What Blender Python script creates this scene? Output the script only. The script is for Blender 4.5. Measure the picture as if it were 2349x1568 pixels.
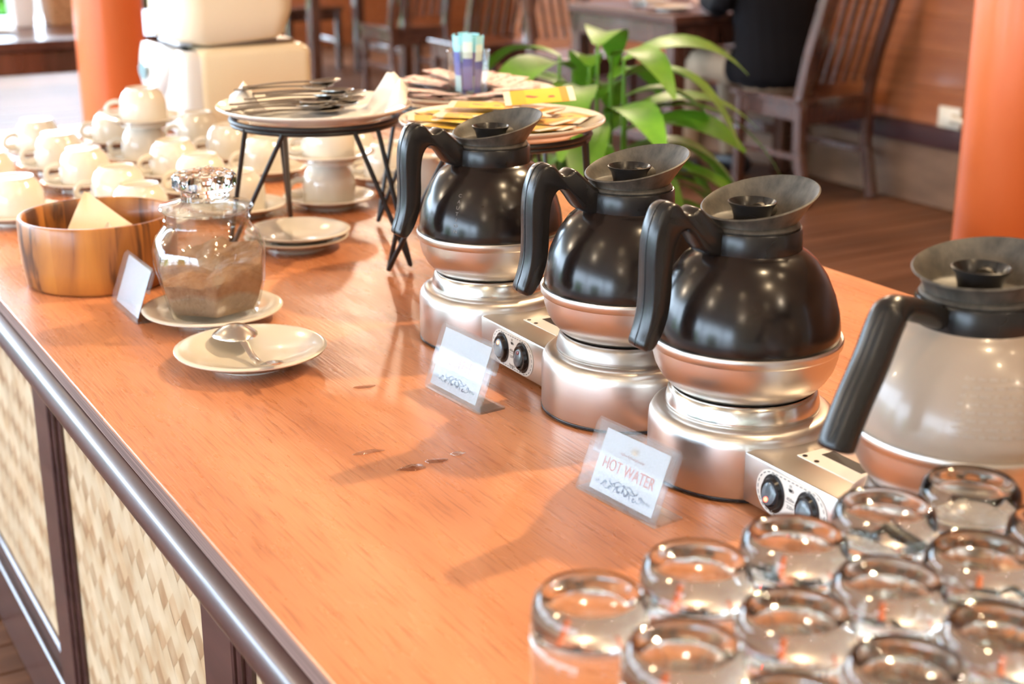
import bpy, bmesh, math, random
from mathutils import Vector, Matrix, Euler, noise

# ---------------------------------------------------------------- reset
for o in list(bpy.data.objects): bpy.data.objects.remove(o, do_unlink=True)
scene = bpy.context.scene
col = scene.collection
R = math.radians
random.seed(7)

# ---------------------------------------------------------------- camera
F_MM, PITCH, CAM_Z = 50.0, R(18.0), 1.3
cam_d = bpy.data.cameras.new('camera'); cam = bpy.data.objects.new('camera', cam_d); col.objects.link(cam)
cam_d.lens = F_MM; cam_d.sensor_width = 36.0; cam_d.sensor_fit = 'HORIZONTAL'
cam.location = (0, 0, CAM_Z); cam.rotation_euler = (math.pi/2 - PITCH, 0, 0)
cam_d.clip_start = 0.05; cam_d.clip_end = 200
cam_d.dof.use_dof = True; cam_d.dof.focus_distance = 1.36; cam_d.dof.aperture_fstop = 5.6; cam_d.dof.aperture_blades = 9
scene.camera = cam

# the counter runs along U (away to the left), V is across it to the right
A = R(30.374)
uvec = Vector((-math.sin(A), math.cos(A), 0)); vvec = Vector((math.cos(A), math.sin(A), 0))
def P(V, U, z=0.0): return vvec*V + uvec*U + Vector((0, 0, z))
FPX, CX, CY = F_MM/36*2349, 1174.5, 784.0
def at(px, py, z):
    x, y = (px-CX)/FPX, -(py-CY)/FPX
    d = Vector((x, math.cos(PITCH)+y*math.sin(PITCH), -math.sin(PITCH)+y*math.cos(PITCH)))
    return Vector((0, 0, CAM_Z)) + d*((z-CAM_Z)/d.z)
def VU(p): return p.dot(vvec), p.dot(uvec)

# ---------------------------------------------------------------- world and view
w = bpy.data.worlds.new('sky'); scene.world = w; w.use_nodes = True
nt = w.node_tree; bg = nt.nodes['Background']
bg.inputs['Color'].default_value = (0.64, 0.81, 1.0, 1); bg.inputs['Strength'].default_value = 15.0
vs = scene.view_settings
vs.view_transform = 'Standard'; vs.look = 'None'; vs.exposure = 0.19; vs.gamma = 1.0; vs.use_curve_mapping = False
scene.cycles.use_denoising = True
scene.cycles.max_bounces = 18; scene.cycles.transmission_bounces = 18; scene.cycles.transparent_max_bounces = 20
scene.cycles.glossy_bounces = 4; scene.cycles.diffuse_bounces = 3
scene.cycles.use_adaptive_sampling = True; scene.cycles.adaptive_threshold = 0.04
scene.cycles.sample_clamp_indirect = 12.0

# ---------------------------------------------------------------- lamps of the room (ceiling spotlights) and added fill
def spot(V, U, z, tV, tU, tz, watts, size=75, blend=0.5, rad=0.035, color=(1.0, 0.74, 0.45)):
    z0, z = z, 2.90; k = ((P(V,U,z)-P(tV,tU,tz)).length/(P(V,U,z0)-P(tV,tU,tz)).length)**2      # mounted at the ceiling
    nm = 'ceiling_spot_%02d_offscreen' % len(bpy.data.lights); l = bpy.data.lights.new(nm, 'SPOT'); l.energy = watts*k; l.spot_size = R(size); l.spot_blend = blend
    l.shadow_soft_size = rad; l.color = color
    o = bpy.data.objects.new(nm, l); col.objects.link(o)
    o.location = P(V, U, z); d = P(tV, tU, tz) - o.location
    o.rotation_euler = d.to_track_quat('-Z', 'Y').to_euler()
    return o
spot(2.35, 1.35, 2.45, .70, 1.00, .8, 190)
spot(1.15, 4.60, 2.60, .80, 1.60, .8, 330, 60)
spot(0.90, 0.20, 2.55, .60, 0.70, .8, 32)
spot(0.20, 1.60, 2.60, .85, 2.60, .8, 62, 60)
spot(0.75, -.7, 2.60, .70, 0.90, .8, 28)
for V, U in ((-.9,-.6),(.1,-2.2),(1.6,-.2),(2.0,.6),(-1.4,.9),(-.6,3.6)):       # small ceiling halogens
    spot(V, U, 2.85, V, U+.01, 0, 10, 150, .8, .03)
for V, U in ((3.2,4.2),(3.2,7.0),(3.6,9.6),(0.6,6.8),(-2.2,4.5),(-2.2,1.0),(1.2,-1.6),(-2.0,-1.8)):  # added fill points that lift the background and the ceiling
    nm = 'room_fill_%02d_offscreen' % len(bpy.data.lights); l = bpy.data.lights.new(nm, 'POINT'); l.energy = 30 if (V, U) == (3.2, 7.0) else 75 if U > 4 else 26; l.shadow_soft_size = .05; l.color = (1.0, .80, .58)
    o = bpy.data.objects.new(nm, l); col.objects.link(o); o.location = P(V, U, 2.5)

# ================================================================ helpers
def new_mesh(name, verts, faces, smooth=True, angle=35, mats=None, mi=None):
    me = bpy.data.meshes.new(name)
    me.from_pydata([tuple(v) for v in verts], [], faces)
    bm = bmesh.new(); bm.from_mesh(me)
    bmesh.ops.recalc_face_normals(bm, faces=bm.faces); bm.to_mesh(me); bm.free()
    if smooth:
        me.polygons.foreach_set('use_smooth', [True]*len(me.polygons))
        me.set_sharp_from_angle(angle=R(angle))
    return me
class MB:
    def __init__(s): s.v = []; s.f = []; s.m = []
    def add(s, verts, faces, m=0, T=None):
        o = len(s.v)
        s.v += [(T @ Vector(v)) if T is not None else Vector(v) for v in verts]
        s.f += [tuple(i+o for i in f) for f in faces]; s.m += [m]*len(faces)
        return s
    def box(s, c, d, m=0, T=None):
        x, y, z = c; a, b, h = d[0]/2, d[1]/2, d[2]/2
        vs = [(x+i*a, y+j*b, z+k*h) for i in (-1, 1) for j in (-1, 1) for k in (-1, 1)]
        return s.add(vs, [(0,1,3,2),(4,6,7,5),(0,4,5,1),(2,3,7,6),(0,2,6,4),(1,5,7,3)], m, T)
    def lathe(s, prof, seg=48, m=0, T=None, close=False, rfun=None):
        vs, fs = [], []; n = len(prof)
        for r, z in prof:
            for k in range(seg):
                t = 2*math.pi*k/seg; rr = r*(rfun(t, z) if rfun else 1)
                vs.append((rr*math.cos(t), rr*math.sin(t), z))
        for i in range(n if close else n-1):
            j = (i+1) % n
            for k in range(seg):
                l = (k+1) % seg
                fs.append((i*seg+k, i*seg+l, j*seg+l, j*seg+k))
        if not close:
            if prof[0][0] > 1e-5: fs.append(tuple(range(seg)))
            if prof[-1][0] > 1e-5: fs.append(tuple(range((n-1)*seg, n*seg)))
        return s.add(vs, fs, m, T)
    def rings(s, rings, m=0, T=None, cap=True, closed=False):
        n = len(rings[0]); vs = [p for r in rings for p in r]; fs = []
        for i in range(len(rings) if closed else len(rings)-1):
            j = (i+1) % len(rings)
            for k in range(n):
                l = (k+1) % n
                fs.append((i*n+k, i*n+l, j*n+l, j*n+k))
        if cap and not closed: fs += [tuple(range(n)), tuple(range((len(rings)-1)*n, len(rings)*n))]
        return s.add(vs, fs, m, T)
    def tube(s, pts, rad, seg=10, m=0, T=None, closed=False, flat=None):
        pts = [Vector(p) for p in pts]; n = len(pts); rs = []
        nrm = None
        for i, p in enumerate(pts):
            a = pts[(i-1) % n] if (closed or i > 0) else p; b = pts[(i+1) % n] if (closed or i < n-1) else p
            t = (b-a).normalized()
            if nrm is None:
                nrm = Vector((0, 0, 1)) if abs(t.z) < .9 else Vector((1, 0, 0))
            nrm = (nrm - t*nrm.dot(t)).normalized(); bi = t.cross(nrm)
            r = rad[i] if isinstance(rad, (list, tuple)) else rad
            fx = flat if flat else 1
            rs.append([p + nrm*(r*math.cos(q)) + bi*(r*fx*math.sin(q)) for q in [2*math.pi*k/seg for k in range(seg)]])
        return s.rings(rs, m, T, True, closed)
    def prism(s, poly, axis_vec, m=0, T=None, origin=(0,0,0), ex=(1,0,0), ey=(0,0,1)):
        ex, ey, o, av = Vector(ex), Vector(ey), Vector(origin), Vector(axis_vec)
        n = len(poly); b = [o+ex*x+ey*y for x, y in poly]; t = [p+av for p in b]
        fs = [tuple(range(n)), tuple(range(2*n-1, n-1, -1))] + [(i, (i+1) % n, n+(i+1) % n, n+i) for i in range(n)]
        return s.add(b+t, fs, m, T)
    def mesh(s, name, smooth=True, angle=35, bevel=0, bseg=2):
        me = new_mesh(name, s.v, s.f, smooth, angle)
        if any(s.m): me.polygons.foreach_set('material_index', s.m)
        if bevel:
            bm = bmesh.new(); bm.from_mesh(me)
            es = [e for e in bm.edges if len(e.link_faces) == 2 and e.calc_face_angle(0) > R(30)]
            bmesh.ops.bevel(bm, geom=es, offset=bevel, segments=bseg, profile=.5, affect='EDGES', clamp_overlap=True)
            bm.to_mesh(me); bm.free()
            me.polygons.foreach_set('use_smooth', [True]*len(me.polygons)); me.set_sharp_from_angle(angle=R(angle))
        return me
    def build(s, name, mat, parent=None, **k):
        me = s.mesh(name, **k)
        for m in (mat if isinstance(mat, (list, tuple)) else [mat]): me.materials.append(m)
        return link(name, me, parent)
def link(name, me, parent=None):
    o = bpy.data.objects.new(name, me); col.objects.link(o)
    if parent: o.parent = parent
    return o
def tag(o, label=None, cat=None, group=None, kind=None):
    if label: o['label'] = label
    if cat: o['category'] = cat
    if group: o['group'] = group
    if kind: o['kind'] = kind
    return o
def empty(name, loc, rz=0.0, label=None, cat=None, group=None):
    o = bpy.data.objects.new(name, None); col.objects.link(o); o.empty_display_size = .05
    o.location = loc; o.rotation_euler = (0, 0, rz); return tag(o, label, cat, group)
def copy_tree(o, parent=None):
    kids = list(o.children); c = o.copy(); col.objects.link(c); c.parent = parent
    for k in kids: copy_tree(k, c)
    return c
def place(o, loc, rz=0.0): o.location = loc; o.rotation_euler = (0, 0, rz); return o
def circ(r, seg, z=0, cx=0, cy=0): return [Vector((cx+r*math.cos(2*math.pi*k/seg), cy+r*math.sin(2*math.pi*k/seg), z)) for k in range(seg)]
def text_geo(s, size):
    cu = bpy.data.curves.new('lettering', 'FONT'); cu.body = s; cu.size = size; cu.align_x = 'CENTER'; cu.resolution_u = 3
    o = bpy.data.objects.new('lettering', cu); col.objects.link(o)
    me = bpy.data.meshes.new_from_object(o.evaluated_get(bpy.context.evaluated_depsgraph_get()))
    vs = [v.co.copy() for v in me.vertices]; fs = [tuple(p.vertices) for p in me.polygons]
    bpy.data.objects.remove(o); bpy.data.curves.remove(cu); bpy.data.meshes.remove(me)
    return vs, fs
def spline(pts, n=8, closed=False):
    pts = [Vector(p) for p in pts]; out = []; m = len(pts)
    rng = range(m if closed else m-1)
    for i in rng:
        p0 = pts[(i-1) % m] if (closed or i > 0) else pts[i]; p1 = pts[i]; p2 = pts[(i+1) % m]
        p3 = pts[(i+2) % m] if (closed or i+2 < m) else p2
        for k in range(n):
            t = k/n
            out.append(.5*((2*p1)+(p2-p0)*t+(2*p0-5*p1+4*p2-p3)*t*t+(3*p1-p0-3*p2+p3)*t*t*t))
    if not closed: out.append(pts[-1])
    return out

from mathutils.bvhtree import BVHTree
def tree(o):
    T = Matrix.LocRotScale(o.location, o.rotation_euler, None); vs = [T @ v.co for v in o.data.vertices]
    return BVHTree.FromPolygons(vs, [tuple(p.vertices) for p in o.data.polygons])
def settle(o, placed, step=.0006, top=.09, sink=.0003):
    """raise a thing from below until it is clear of what lies there, then let it touch"""
    z0 = o.location.z
    for i in range(int(top/step)):
        o.location.z = z0+i*step; t = tree(o)
        if not any(t.overlap(p) for p in placed): break
    placed.append(t); o.location.z -= sink
    return o
# ================================================================ materials
def M(name, base=(.8,.8,.8), rough=.5, metal=0.0, coat=0.0, trans=0.0, ior=1.45, emit=None, estr=0.0, spec=.5,
      var=None, var_scale=(20,20,20), var_detail=4, bump=0.0, bump_scale=None, rand=0.0, rough_var=0.0, sss=0.0, aniso=0.0, coords='Object'):
    m = bpy.data.materials.new(name); m.use_nodes = True; nt = m.node_tree; b = nt.nodes['Principled BSDF']
    b.inputs['Base Color'].default_value = (*base, 1); b.inputs['Roughness'].default_value = rough; b.inputs['Metallic'].default_value = metal
    b.inputs['Coat Weight'].default_value = coat; b.inputs['Coat Roughness'].default_value = .08
    b.inputs['Transmission Weight'].default_value = trans; b.inputs['IOR'].default_value = ior
    b.inputs['Specular IOR Level'].default_value = spec; b.inputs['Anisotropic'].default_value = aniso
    if sss: b.inputs['Subsurface Weight'].default_value = sss; b.inputs['Subsurface Radius'].default_value = (.01,.006,.004)
    if emit: b.inputs['Emission Color'].default_value = (*emit, 1); b.inputs['Emission Strength'].default_value = estr
    tc = mp = nz = None
    if var or bump or rough_var:
        tc = nt.nodes.new('ShaderNodeTexCoord'); mp = nt.nodes.new('ShaderNodeMapping'); mp.inputs['Scale'].default_value = var_scale
        nt.links.new(tc.outputs[coords], mp.inputs['Vector'])
        nz = nt.nodes.new('ShaderNodeTexNoise'); nz.inputs['Detail'].default_value = var_detail; nz.inputs['Scale'].default_value = 1
        nz.inputs['Roughness'].default_value = .6
        nt.links.new(mp.outputs[0], nz.inputs['Vector'])
    src = None
    if var:
        cr = nt.nodes.new('ShaderNodeValToRGB'); el = cr.color_ramp.elements
        if len(var) == 1: stops = [(.3, base), (.7, var[0])]
        else: stops = var
        el[0].position, el[0].color = stops[0][0], (*stops[0][1], 1)
        el[1].position, el[1].color = stops[-1][0], (*stops[-1][1], 1)
        for p, c in stops[1:-1]: e = el.new(p); e.color = (*c, 1)
        nt.links.new(nz.outputs['Fac'], cr.inputs['Fac']); src = cr.outputs['Color']
    if rand:
        oi = nt.nodes.new('ShaderNodeObjectInfo'); mr = nt.nodes.new('ShaderNodeMapRange')
        mr.inputs['To Min'].default_value = 1-rand; mr.inputs['To Max'].default_value = 1+rand
        nt.links.new(oi.outputs['Random'], mr.inputs['Value'])
        hs = nt.nodes.new('ShaderNodeHueSaturation'); nt.links.new(mr.outputs[0], hs.inputs['Value'])
        if src: nt.links.new(src, hs.inputs['Color'])
        else: hs.inputs['Color'].default_value = (*base, 1)
        src = hs.outputs['Color']
    if src: nt.links.new(src, b.inputs['Base Color'])
    if rough_var:
        mr = nt.nodes.new('ShaderNodeMapRange'); mr.inputs['To Min'].default_value = rough-rough_var; mr.inputs['To Max'].default_value = rough+rough_var
        nt.links.new(nz.outputs['Fac'], mr.inputs['Value']); nt.links.new(mr.outputs[0], b.inputs['Roughness'])
    if bump:
        bp = nt.nodes.new('ShaderNodeBump'); bp.inputs['Strength'].default_value = bump; bp.inputs['Distance'].default_value = .002
        if bump_scale:
            m2 = nt.nodes.new('ShaderNodeMapping'); m2.inputs['Scale'].default_value = bump_scale; nt.links.new(tc.outputs[coords], m2.inputs['Vector'])
            n2 = nt.nodes.new('ShaderNodeTexNoise'); n2.inputs['Scale'].default_value = 1; n2.inputs['Detail'].default_value = 3
            nt.links.new(m2.outputs[0], n2.inputs['Vector']); nt.links.new(n2.outputs['Fac'], bp.inputs['Height'])
        else: nt.links.new(nz.outputs['Fac'], bp.inputs['Height'])
        nt.links.new(bp.outputs['Normal'], b.inputs['Normal'])
    return m
def thin_clear(name, tint=(.95,.97,.97), rough=.03, ior=1.45, haze=0.0):
    m = bpy.data.materials.new(name); m.use_nodes = True; nt = m.node_tree; nt.nodes.clear()
    out = nt.nodes.new('ShaderNodeOutputMaterial'); mx = nt.nodes.new('ShaderNodeMixShader'); lw = nt.nodes.new('ShaderNodeLayerWeight')
    lw.inputs['Blend'].default_value = .5; pw = nt.nodes.new('ShaderNodeMath'); pw.operation = 'POWER'; pw.inputs[1].default_value = 4.0
    fr = nt.nodes.new('ShaderNodeMath'); fr.operation = 'MULTIPLY_ADD'; fr.inputs[1].default_value = .9; fr.inputs[2].default_value = ((ior-1)/(ior+1))**2
    nt.links.new(lw.outputs['Facing'], pw.inputs[0]); nt.links.new(pw.outputs[0], fr.inputs[0]); t = nt.nodes.new('ShaderNodeBsdfTransparent'); t.inputs['Color'].default_value = (*tint, 1)
    g = nt.nodes.new('ShaderNodeBsdfGlossy'); g.inputs['Roughness'].default_value = rough
    nt.links.new(fr.outputs[0], mx.inputs[0]); nt.links.new(g.outputs[0], mx.inputs[2])
    base = t.outputs[0]
    if haze:
        d = nt.nodes.new('ShaderNodeBsdfDiffuse'); d.inputs['Color'].default_value = (.8,.82,.85,1); m2 = nt.nodes.new('ShaderNodeMixShader')
        m2.inputs[0].default_value = haze; nt.links.new(t.outputs[0], m2.inputs[1]); nt.links.new(d.outputs[0], m2.inputs[2]); base = m2.outputs[0]
    nt.links.new(base, mx.inputs[1]); nt.links.new(mx.outputs[0], out.inputs[0])
    return m
def bands(name, stops, axis=2, rough=.4, coat=0.0, spot_c=None, spot_scale=(20,20,20), spot_t=.62):
    """printed packaging: constant colour bands along one axis of the piece"""
    m = bpy.data.materials.new(name); m.use_nodes = True; nt = m.node_tree; b = nt.nodes['Principled BSDF']
    b.inputs['Roughness'].default_value = rough; b.inputs['Coat Weight'].default_value = coat
    tc = nt.nodes.new('ShaderNodeTexCoord'); sp = nt.nodes.new('ShaderNodeSeparateXYZ'); cr = nt.nodes.new('ShaderNodeValToRGB')
    cr.color_ramp.interpolation = 'CONSTANT'; el = cr.color_ramp.elements
    el[0].position, el[0].color = stops[0][0], (*stops[0][1], 1); el[1].position, el[1].color = stops[-1][0], (*stops[-1][1], 1)
    for p, c in stops[1:-1]: e = el.new(p); e.color = (*c, 1)
    nt.links.new(tc.outputs['Generated'], sp.inputs[0]); nt.links.new(sp.outputs[axis], cr.inputs[0]); srcc = cr.outputs[0]
    if spot_c:
        mp = nt.nodes.new('ShaderNodeMapping'); mp.inputs['Scale'].default_value = spot_scale; nz = nt.nodes.new('ShaderNodeTexNoise'); nz.inputs['Scale'].default_value = 1
        nz.inputs['Detail'].default_value = 1
        oi = nt.nodes.new('ShaderNodeObjectInfo'); nt.links.new(oi.outputs['Location'], mp.inputs['Location'])
        nt.links.new(tc.outputs['Object'], mp.inputs[0]); nt.links.new(mp.outputs[0], nz.inputs['Vector'])
        c2 = nt.nodes.new('ShaderNodeValToRGB'); c2.color_ramp.elements[0].position = spot_t; c2.color_ramp.elements[1].position = spot_t+.03
        nt.links.new(nz.outputs['Fac'], c2.inputs[0]); mx = nt.nodes.new('ShaderNodeMix'); mx.data_type = 'RGBA'
        nt.links.new(c2.outputs[0], mx.inputs[0]); nt.links.new(srcc, mx.inputs[6]); mx.inputs[7].default_value = (*spot_c, 1); srcc = mx.outputs[2]
    nt.links.new(srcc, b.inputs['Base Color'])
    return m

def veneer():
    m = bpy.data.materials.new('counter_veneer'); m.use_nodes = True; nt = m.node_tree; b = nt.nodes['Principled BSDF']
    tc = nt.nodes.new('ShaderNodeTexCoord')
    def nz(scale, detail, dist=0.0):
        mp = nt.nodes.new('ShaderNodeMapping'); mp.inputs['Scale'].default_value = scale; nt.links.new(tc.outputs['Object'], mp.inputs[0])
        n = nt.nodes.new('ShaderNodeTexNoise'); n.inputs['Scale'].default_value = 1; n.inputs['Detail'].default_value = detail; n.inputs['Distortion'].default_value = dist
        nt.links.new(mp.outputs[0], n.inputs['Vector']); return n.outputs['Fac']
    def ramp(src, stops):
        cr = nt.nodes.new('ShaderNodeValToRGB'); el = cr.color_ramp.elements
        el[0].position, el[0].color = stops[0][0], (*stops[0][1], 1); el[1].position, el[1].color = stops[-1][0], (*stops[-1][1], 1)
        for p, c in stops[1:-1]: e = el.new(p); e.color = (*c, 1)
        nt.links.new(src, cr.inputs[0]); return cr.outputs[0]
    broad = ramp(nz((9,1.6,5), 6, .4), [(.28,(.43,.155,.064)),(.5,(.555,.222,.100)),(.74,(.64,.285,.138))])
    fine = nz((330,17,30), 3); fleck = ramp(fine, [(.30,(.66,.60,.55)),(.47,(1,1,1)),(.62,(1.0,1.0,1.0)),(.75,(1.12,1.10,1.06))])
    mx = nt.nodes.new('ShaderNodeMix'); mx.data_type = 'RGBA'; mx.blend_type = 'MULTIPLY'; mx.inputs[0].default_value = .8
    nt.links.new(broad, mx.inputs[6]); nt.links.new(fleck, mx.inputs[7]); nt.links.new(mx.outputs[2], b.inputs['Base Color'])
    mr = nt.nodes.new('ShaderNodeMapRange'); mr.inputs['To Min'].default_value = .20; mr.inputs['To Max'].default_value = .36
    nt.links.new(nz((40,8,10), 4), mr.inputs[0]); nt.links.new(mr.outputs[0], b.inputs['Roughness'])
    bp = nt.nodes.new('ShaderNodeBump'); bp.inputs['Strength'].default_value = .16; bp.inputs['Distance'].default_value = .002
    nt.links.new(fine, bp.inputs['Height']); nt.links.new(bp.outputs['Normal'], b.inputs['Normal'])
    return m
m_top = veneer()
m_dark = M('dark_stained_wood', (.060,.022,.018), .30, coat=.35, var=[(.3,(.045,.016,.014)),(.7,(.085,.034,.028))], var_scale=(30,4,30), bump=.08)
m_ply = M('plywood_edge', (.18,.09,.07), .6, var=[(.4,(.10,.05,.04)),(.6,(.28,.17,.14))], var_scale=(10,2,500))
m_bam1 = M('bamboo_pale', (.53,.375,.23), .5, var=[(.32,(.46,.29,.155)),(.5,(.53,.375,.23)),(.7,(.58,.43,.28))], var_scale=(22,22,22), var_detail=1, rand=.08)
m_bam2 = M('bamboo_tan', (.40,.24,.125), .5, var=[(.32,(.33,.175,.08)),(.5,(.40,.245,.13)),(.7,(.47,.315,.185))], var_scale=(22,22,22), var_detail=1, rand=.14)
m_steel = M('brushed_steel', (.64,.60,.56), .33, 1.0, rough_var=.06, var_scale=(6,6,220), bump=.03, aniso=.3)
m_steel_d = M('worn_steel', (.33,.29,.26), .36, 1.0, rough_var=.1, var_scale=(60,60,60))
m_ring = M('ring_steel', (.60,.57,.53), .22, 1.0)
m_chrome = M('polished_steel', (.70,.67,.63), .10, 1.0)
m_spoon = M('worn_spoon_steel', (.74,.70,.64), .24, 1.0, rough_var=.05, var_scale=(40,40,40))
m_carafe = M('black_enamel', (.014,.010,.009), .20, .0, coat=.0, spec=.5, rough_var=.05, var_scale=(35,35,35), var=[(.35,(.008,.006,.006)),(.75,(.019,.011,.008))])
m_milk = M('milky_carafe', (.36,.28,.22), .26, .0, coat=.2, var=[(.3,(.33,.255,.20)),(.7,(.39,.31,.245))], var_scale=(8,8,8))
m_blk = M('black_moulded_plastic', (.012,.012,.013), .27, spec=.5, var=[(.3,(.011,.011,.012)),(.7,(.014,.013,.013))], var_scale=(20,20,20))
m_blk_worn = M('worn_black_plastic', (.05,.045,.04), .5, var=[(.3,(.030,.027,.024)),(.75,(.11,.095,.075))], var_scale=(90,90,25), bump=.05)
m_porc = M('cream_porcelain', (.69,.635,.54), .14, coat=.5)
m_porcw = M('white_porcelain', (.70,.645,.565), .12, coat=.5)
m_wire = M('black_wire', (.012,.012,.013), .38, spec=.5)
m_glass = M('clear_glass', (1.0,1.0,.97), .0, trans=1.0, ior=1.45)
m_thin = thin_clear('thin_jar_glass', (.955,.967,.963), .02, 1.75)
m_thin2 = thin_clear('thick_jar_glass', (.90,.915,.92), .03, 2.0)
m_acry = thin_clear('clear_acrylic', (.92,.945,.96), .08, 1.13, haze=.06)
m_acry_w = M('acrylic_sheet', (.75,.78,.82), .15, trans=.55, ior=1.3)
m_paper = M('white_card', (.56,.55,.565), .7, spec=.15)
m_paper_b = M('glare_card_and_foot_blue', (.66,.70,.77), .45)  # glare painted on the jar-side sign card; plain colour on the tank foot
m_napk = M('embossed_tissue', (.78,.66,.52), .8, bump=.5, bump_scale=(900,900,900), var_scale=(30,30,30))
m_napw = M('white_tissue', (.68,.66,.63), .8, bump=.15, bump_scale=(200,200,200), var_scale=(30,30,30))
m_ink_o = M('orange_print', (.54,.18,.11), .7, spec=.1)
m_ink_o2 = M('faded_print', (.52,.25,.21), .7, spec=.1)
m_ink_g = M('gold_print', (.63,.46,.32), .5)
m_ink_d = M('grey_print', (.10,.11,.16), .5)
m_ink_k = M('black_print', (.02,.02,.02), .5)
m_ink_w = M('pale_print', (.75,.70,.62), .5)
m_powder = M('cocoa_powder', (.30,.16,.085), .9, var=[(.3,(.22,.11,.055)),(.7,(.38,.215,.12))], var_scale=(60,60,60), bump=.8, bump_scale=(220,220,220))
m_orange = M('orange_paint', (.90,.19,.050), .28, coat=.15, var=[(.3,(.87,.175,.043)),(.7,(.93,.215,.062))], var_scale=(6,6,2), bump=.05, bump_scale=(40,40,8))
m_cream = M('cream_plastic', (.84,.70,.48), .25, coat=.3)
m_creamw = M('white_plastic', (.80,.78,.76), .18, coat=.4)
m_cloth = M('cream_fabric_cover', (.82,.70,.53), .7, bump=.2, bump_scale=(300,300,300), var_scale=(5,5,5))
m_badge = M('teal_badge', (.35,.55,.60), .2, .3)
m_floor = M('floor_board', rough=.50, spec=.22, var=[(.3,(.105,.042,.020)),(.7,(.19,.085,.042))], var_scale=(2.5,26,20), coat=.0, rand=.25, bump=.05)
m_wall = M('wall_board', rough=.3, var=[(.3,(.23,.070,.026)),(.7,(.37,.13,.050))], var_scale=(30,1.6,18), coat=.15, rand=.14)
m_wallband = M('purple_brown_band', (.055,.020,.022), .35, var=[(.3,(.045,.017,.018)),(.7,(.075,.03,.03))], var_scale=(4,2,20))
m_wallbase = M('pale_skirting_wood', (.17,.085,.045), .4, var=[(.3,(.12,.06,.03)),(.7,(.22,.12,.066))], var_scale=(4,3,12), rand=.15)
m_chair = M('chair_wood', (.085,.036,.026), .26, coat=1.0, spec=.8, var=[(.3,(.055,.022,.015)),(.7,(.11,.045,.028))], var_scale=(20,20,4))
m_ceil = M('ceiling_board', (.78,.68,.56), .6)
m_leaf = M('leaf', (.12,.33,.025), .42, var=[(.3,(.075,.24,.015)),(.7,(.18,.42,.035))], var_scale=(12,12,12), rand=.25, sss=.0)
m_leaf_y = M('dry_leaf', (.55,.27,.08), .5)
m_pot = M('terracotta', (.42,.16,.08), .7)
m_soil = M('soil', (.05,.03,.02), .9)
m_shirt = M('black_cotton', (.005,.005,.007), .9, spec=.2)
m_khaki = M('khaki_cotton', (.42,.32,.22), .85, var=[(.3,(.37,.28,.19)),(.7,(.47,.36,.25))], var_scale=(10,10,4), bump=.1)
m_skin = M('skin', (.45,.23,.15), .5, sss=.1)
m_hair = M('dark_hair', (.012,.009,.008), .5)
m_shoe = M('dark_shoe', (.012,.014,.02), .4)
m_out = M('ivory_plastic', (.75,.68,.55), .35)
m_wick = M('wicker', (.40,.19,.08), .7, bump=.5, bump_scale=(60,60,140), var=[(.4,(.30,.13,.05)),(.6,(.5,.26,.12))], var_scale=(60,60,140))
m_hedge = M('hedge_leaf', (.16,.50,.05), .5, rand=.3)
m_grass = M('pale_paving', (.60,.60,.58), .9)
m_blocker = M('grey_render', (.34,.33,.32), .9, var=[(.3,(.31,.30,.29)),(.7,(.37,.36,.35))], var_scale=(1,1,1))
m_red = M('red_lamp_lit', (.9,.05,.02), .3, emit=(1,.06,.03), estr=14)
m_redo = M('orange_lamp_lit', (.9,.2,.1), .3, emit=(1,.22,.10), estr=5)
m_rocker = M('rocker_grey', (.09,.11,.13), .25, coat=.3)
m_panelw = M('switch_plate', (.74,.70,.64), .35)
m_sugar = bands('sugar_sachet_print', [(0,(.62,.46,.42)),(.06,(.66,.56,.52)),(.94,(.62,.46,.42))], 0, .45, spot_c=(.55,.07,.08), spot_scale=(85,110,30), spot_t=.60)
m_creamer = bands('creamer_sachet_print', [(0,(.72,.62,.50)),(.09,(.66,.36,.03)),(.3,(.70,.46,.035)),(.80,(.66,.27,.03)),(.91,(.72,.62,.50))], 0, .4, coat=.2, spot_c=(.45,.08,.06), spot_scale=(42,70,20), spot_t=.64)
m_blue = bands('blue_sachet_print', [(0,(.46,.68,.74)),(.30,(.10,.13,.48)),(.72,(.30,.68,.80))], 2, .35, coat=.2)
m_blue2 = bands('pale_blue_sachet_print', [(0,(.12,.14,.46)),(.42,(.05,.08,.42)),(.56,(.62,.76,.74)),(.85,(.36,.72,.82))], 2, .35, coat=.2)
m_water = thin_clear('water_film', (.93,.85,.78), .03, 2.0)
m_stain = M('wet_stain', (.30,.10,.035), .08)

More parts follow.
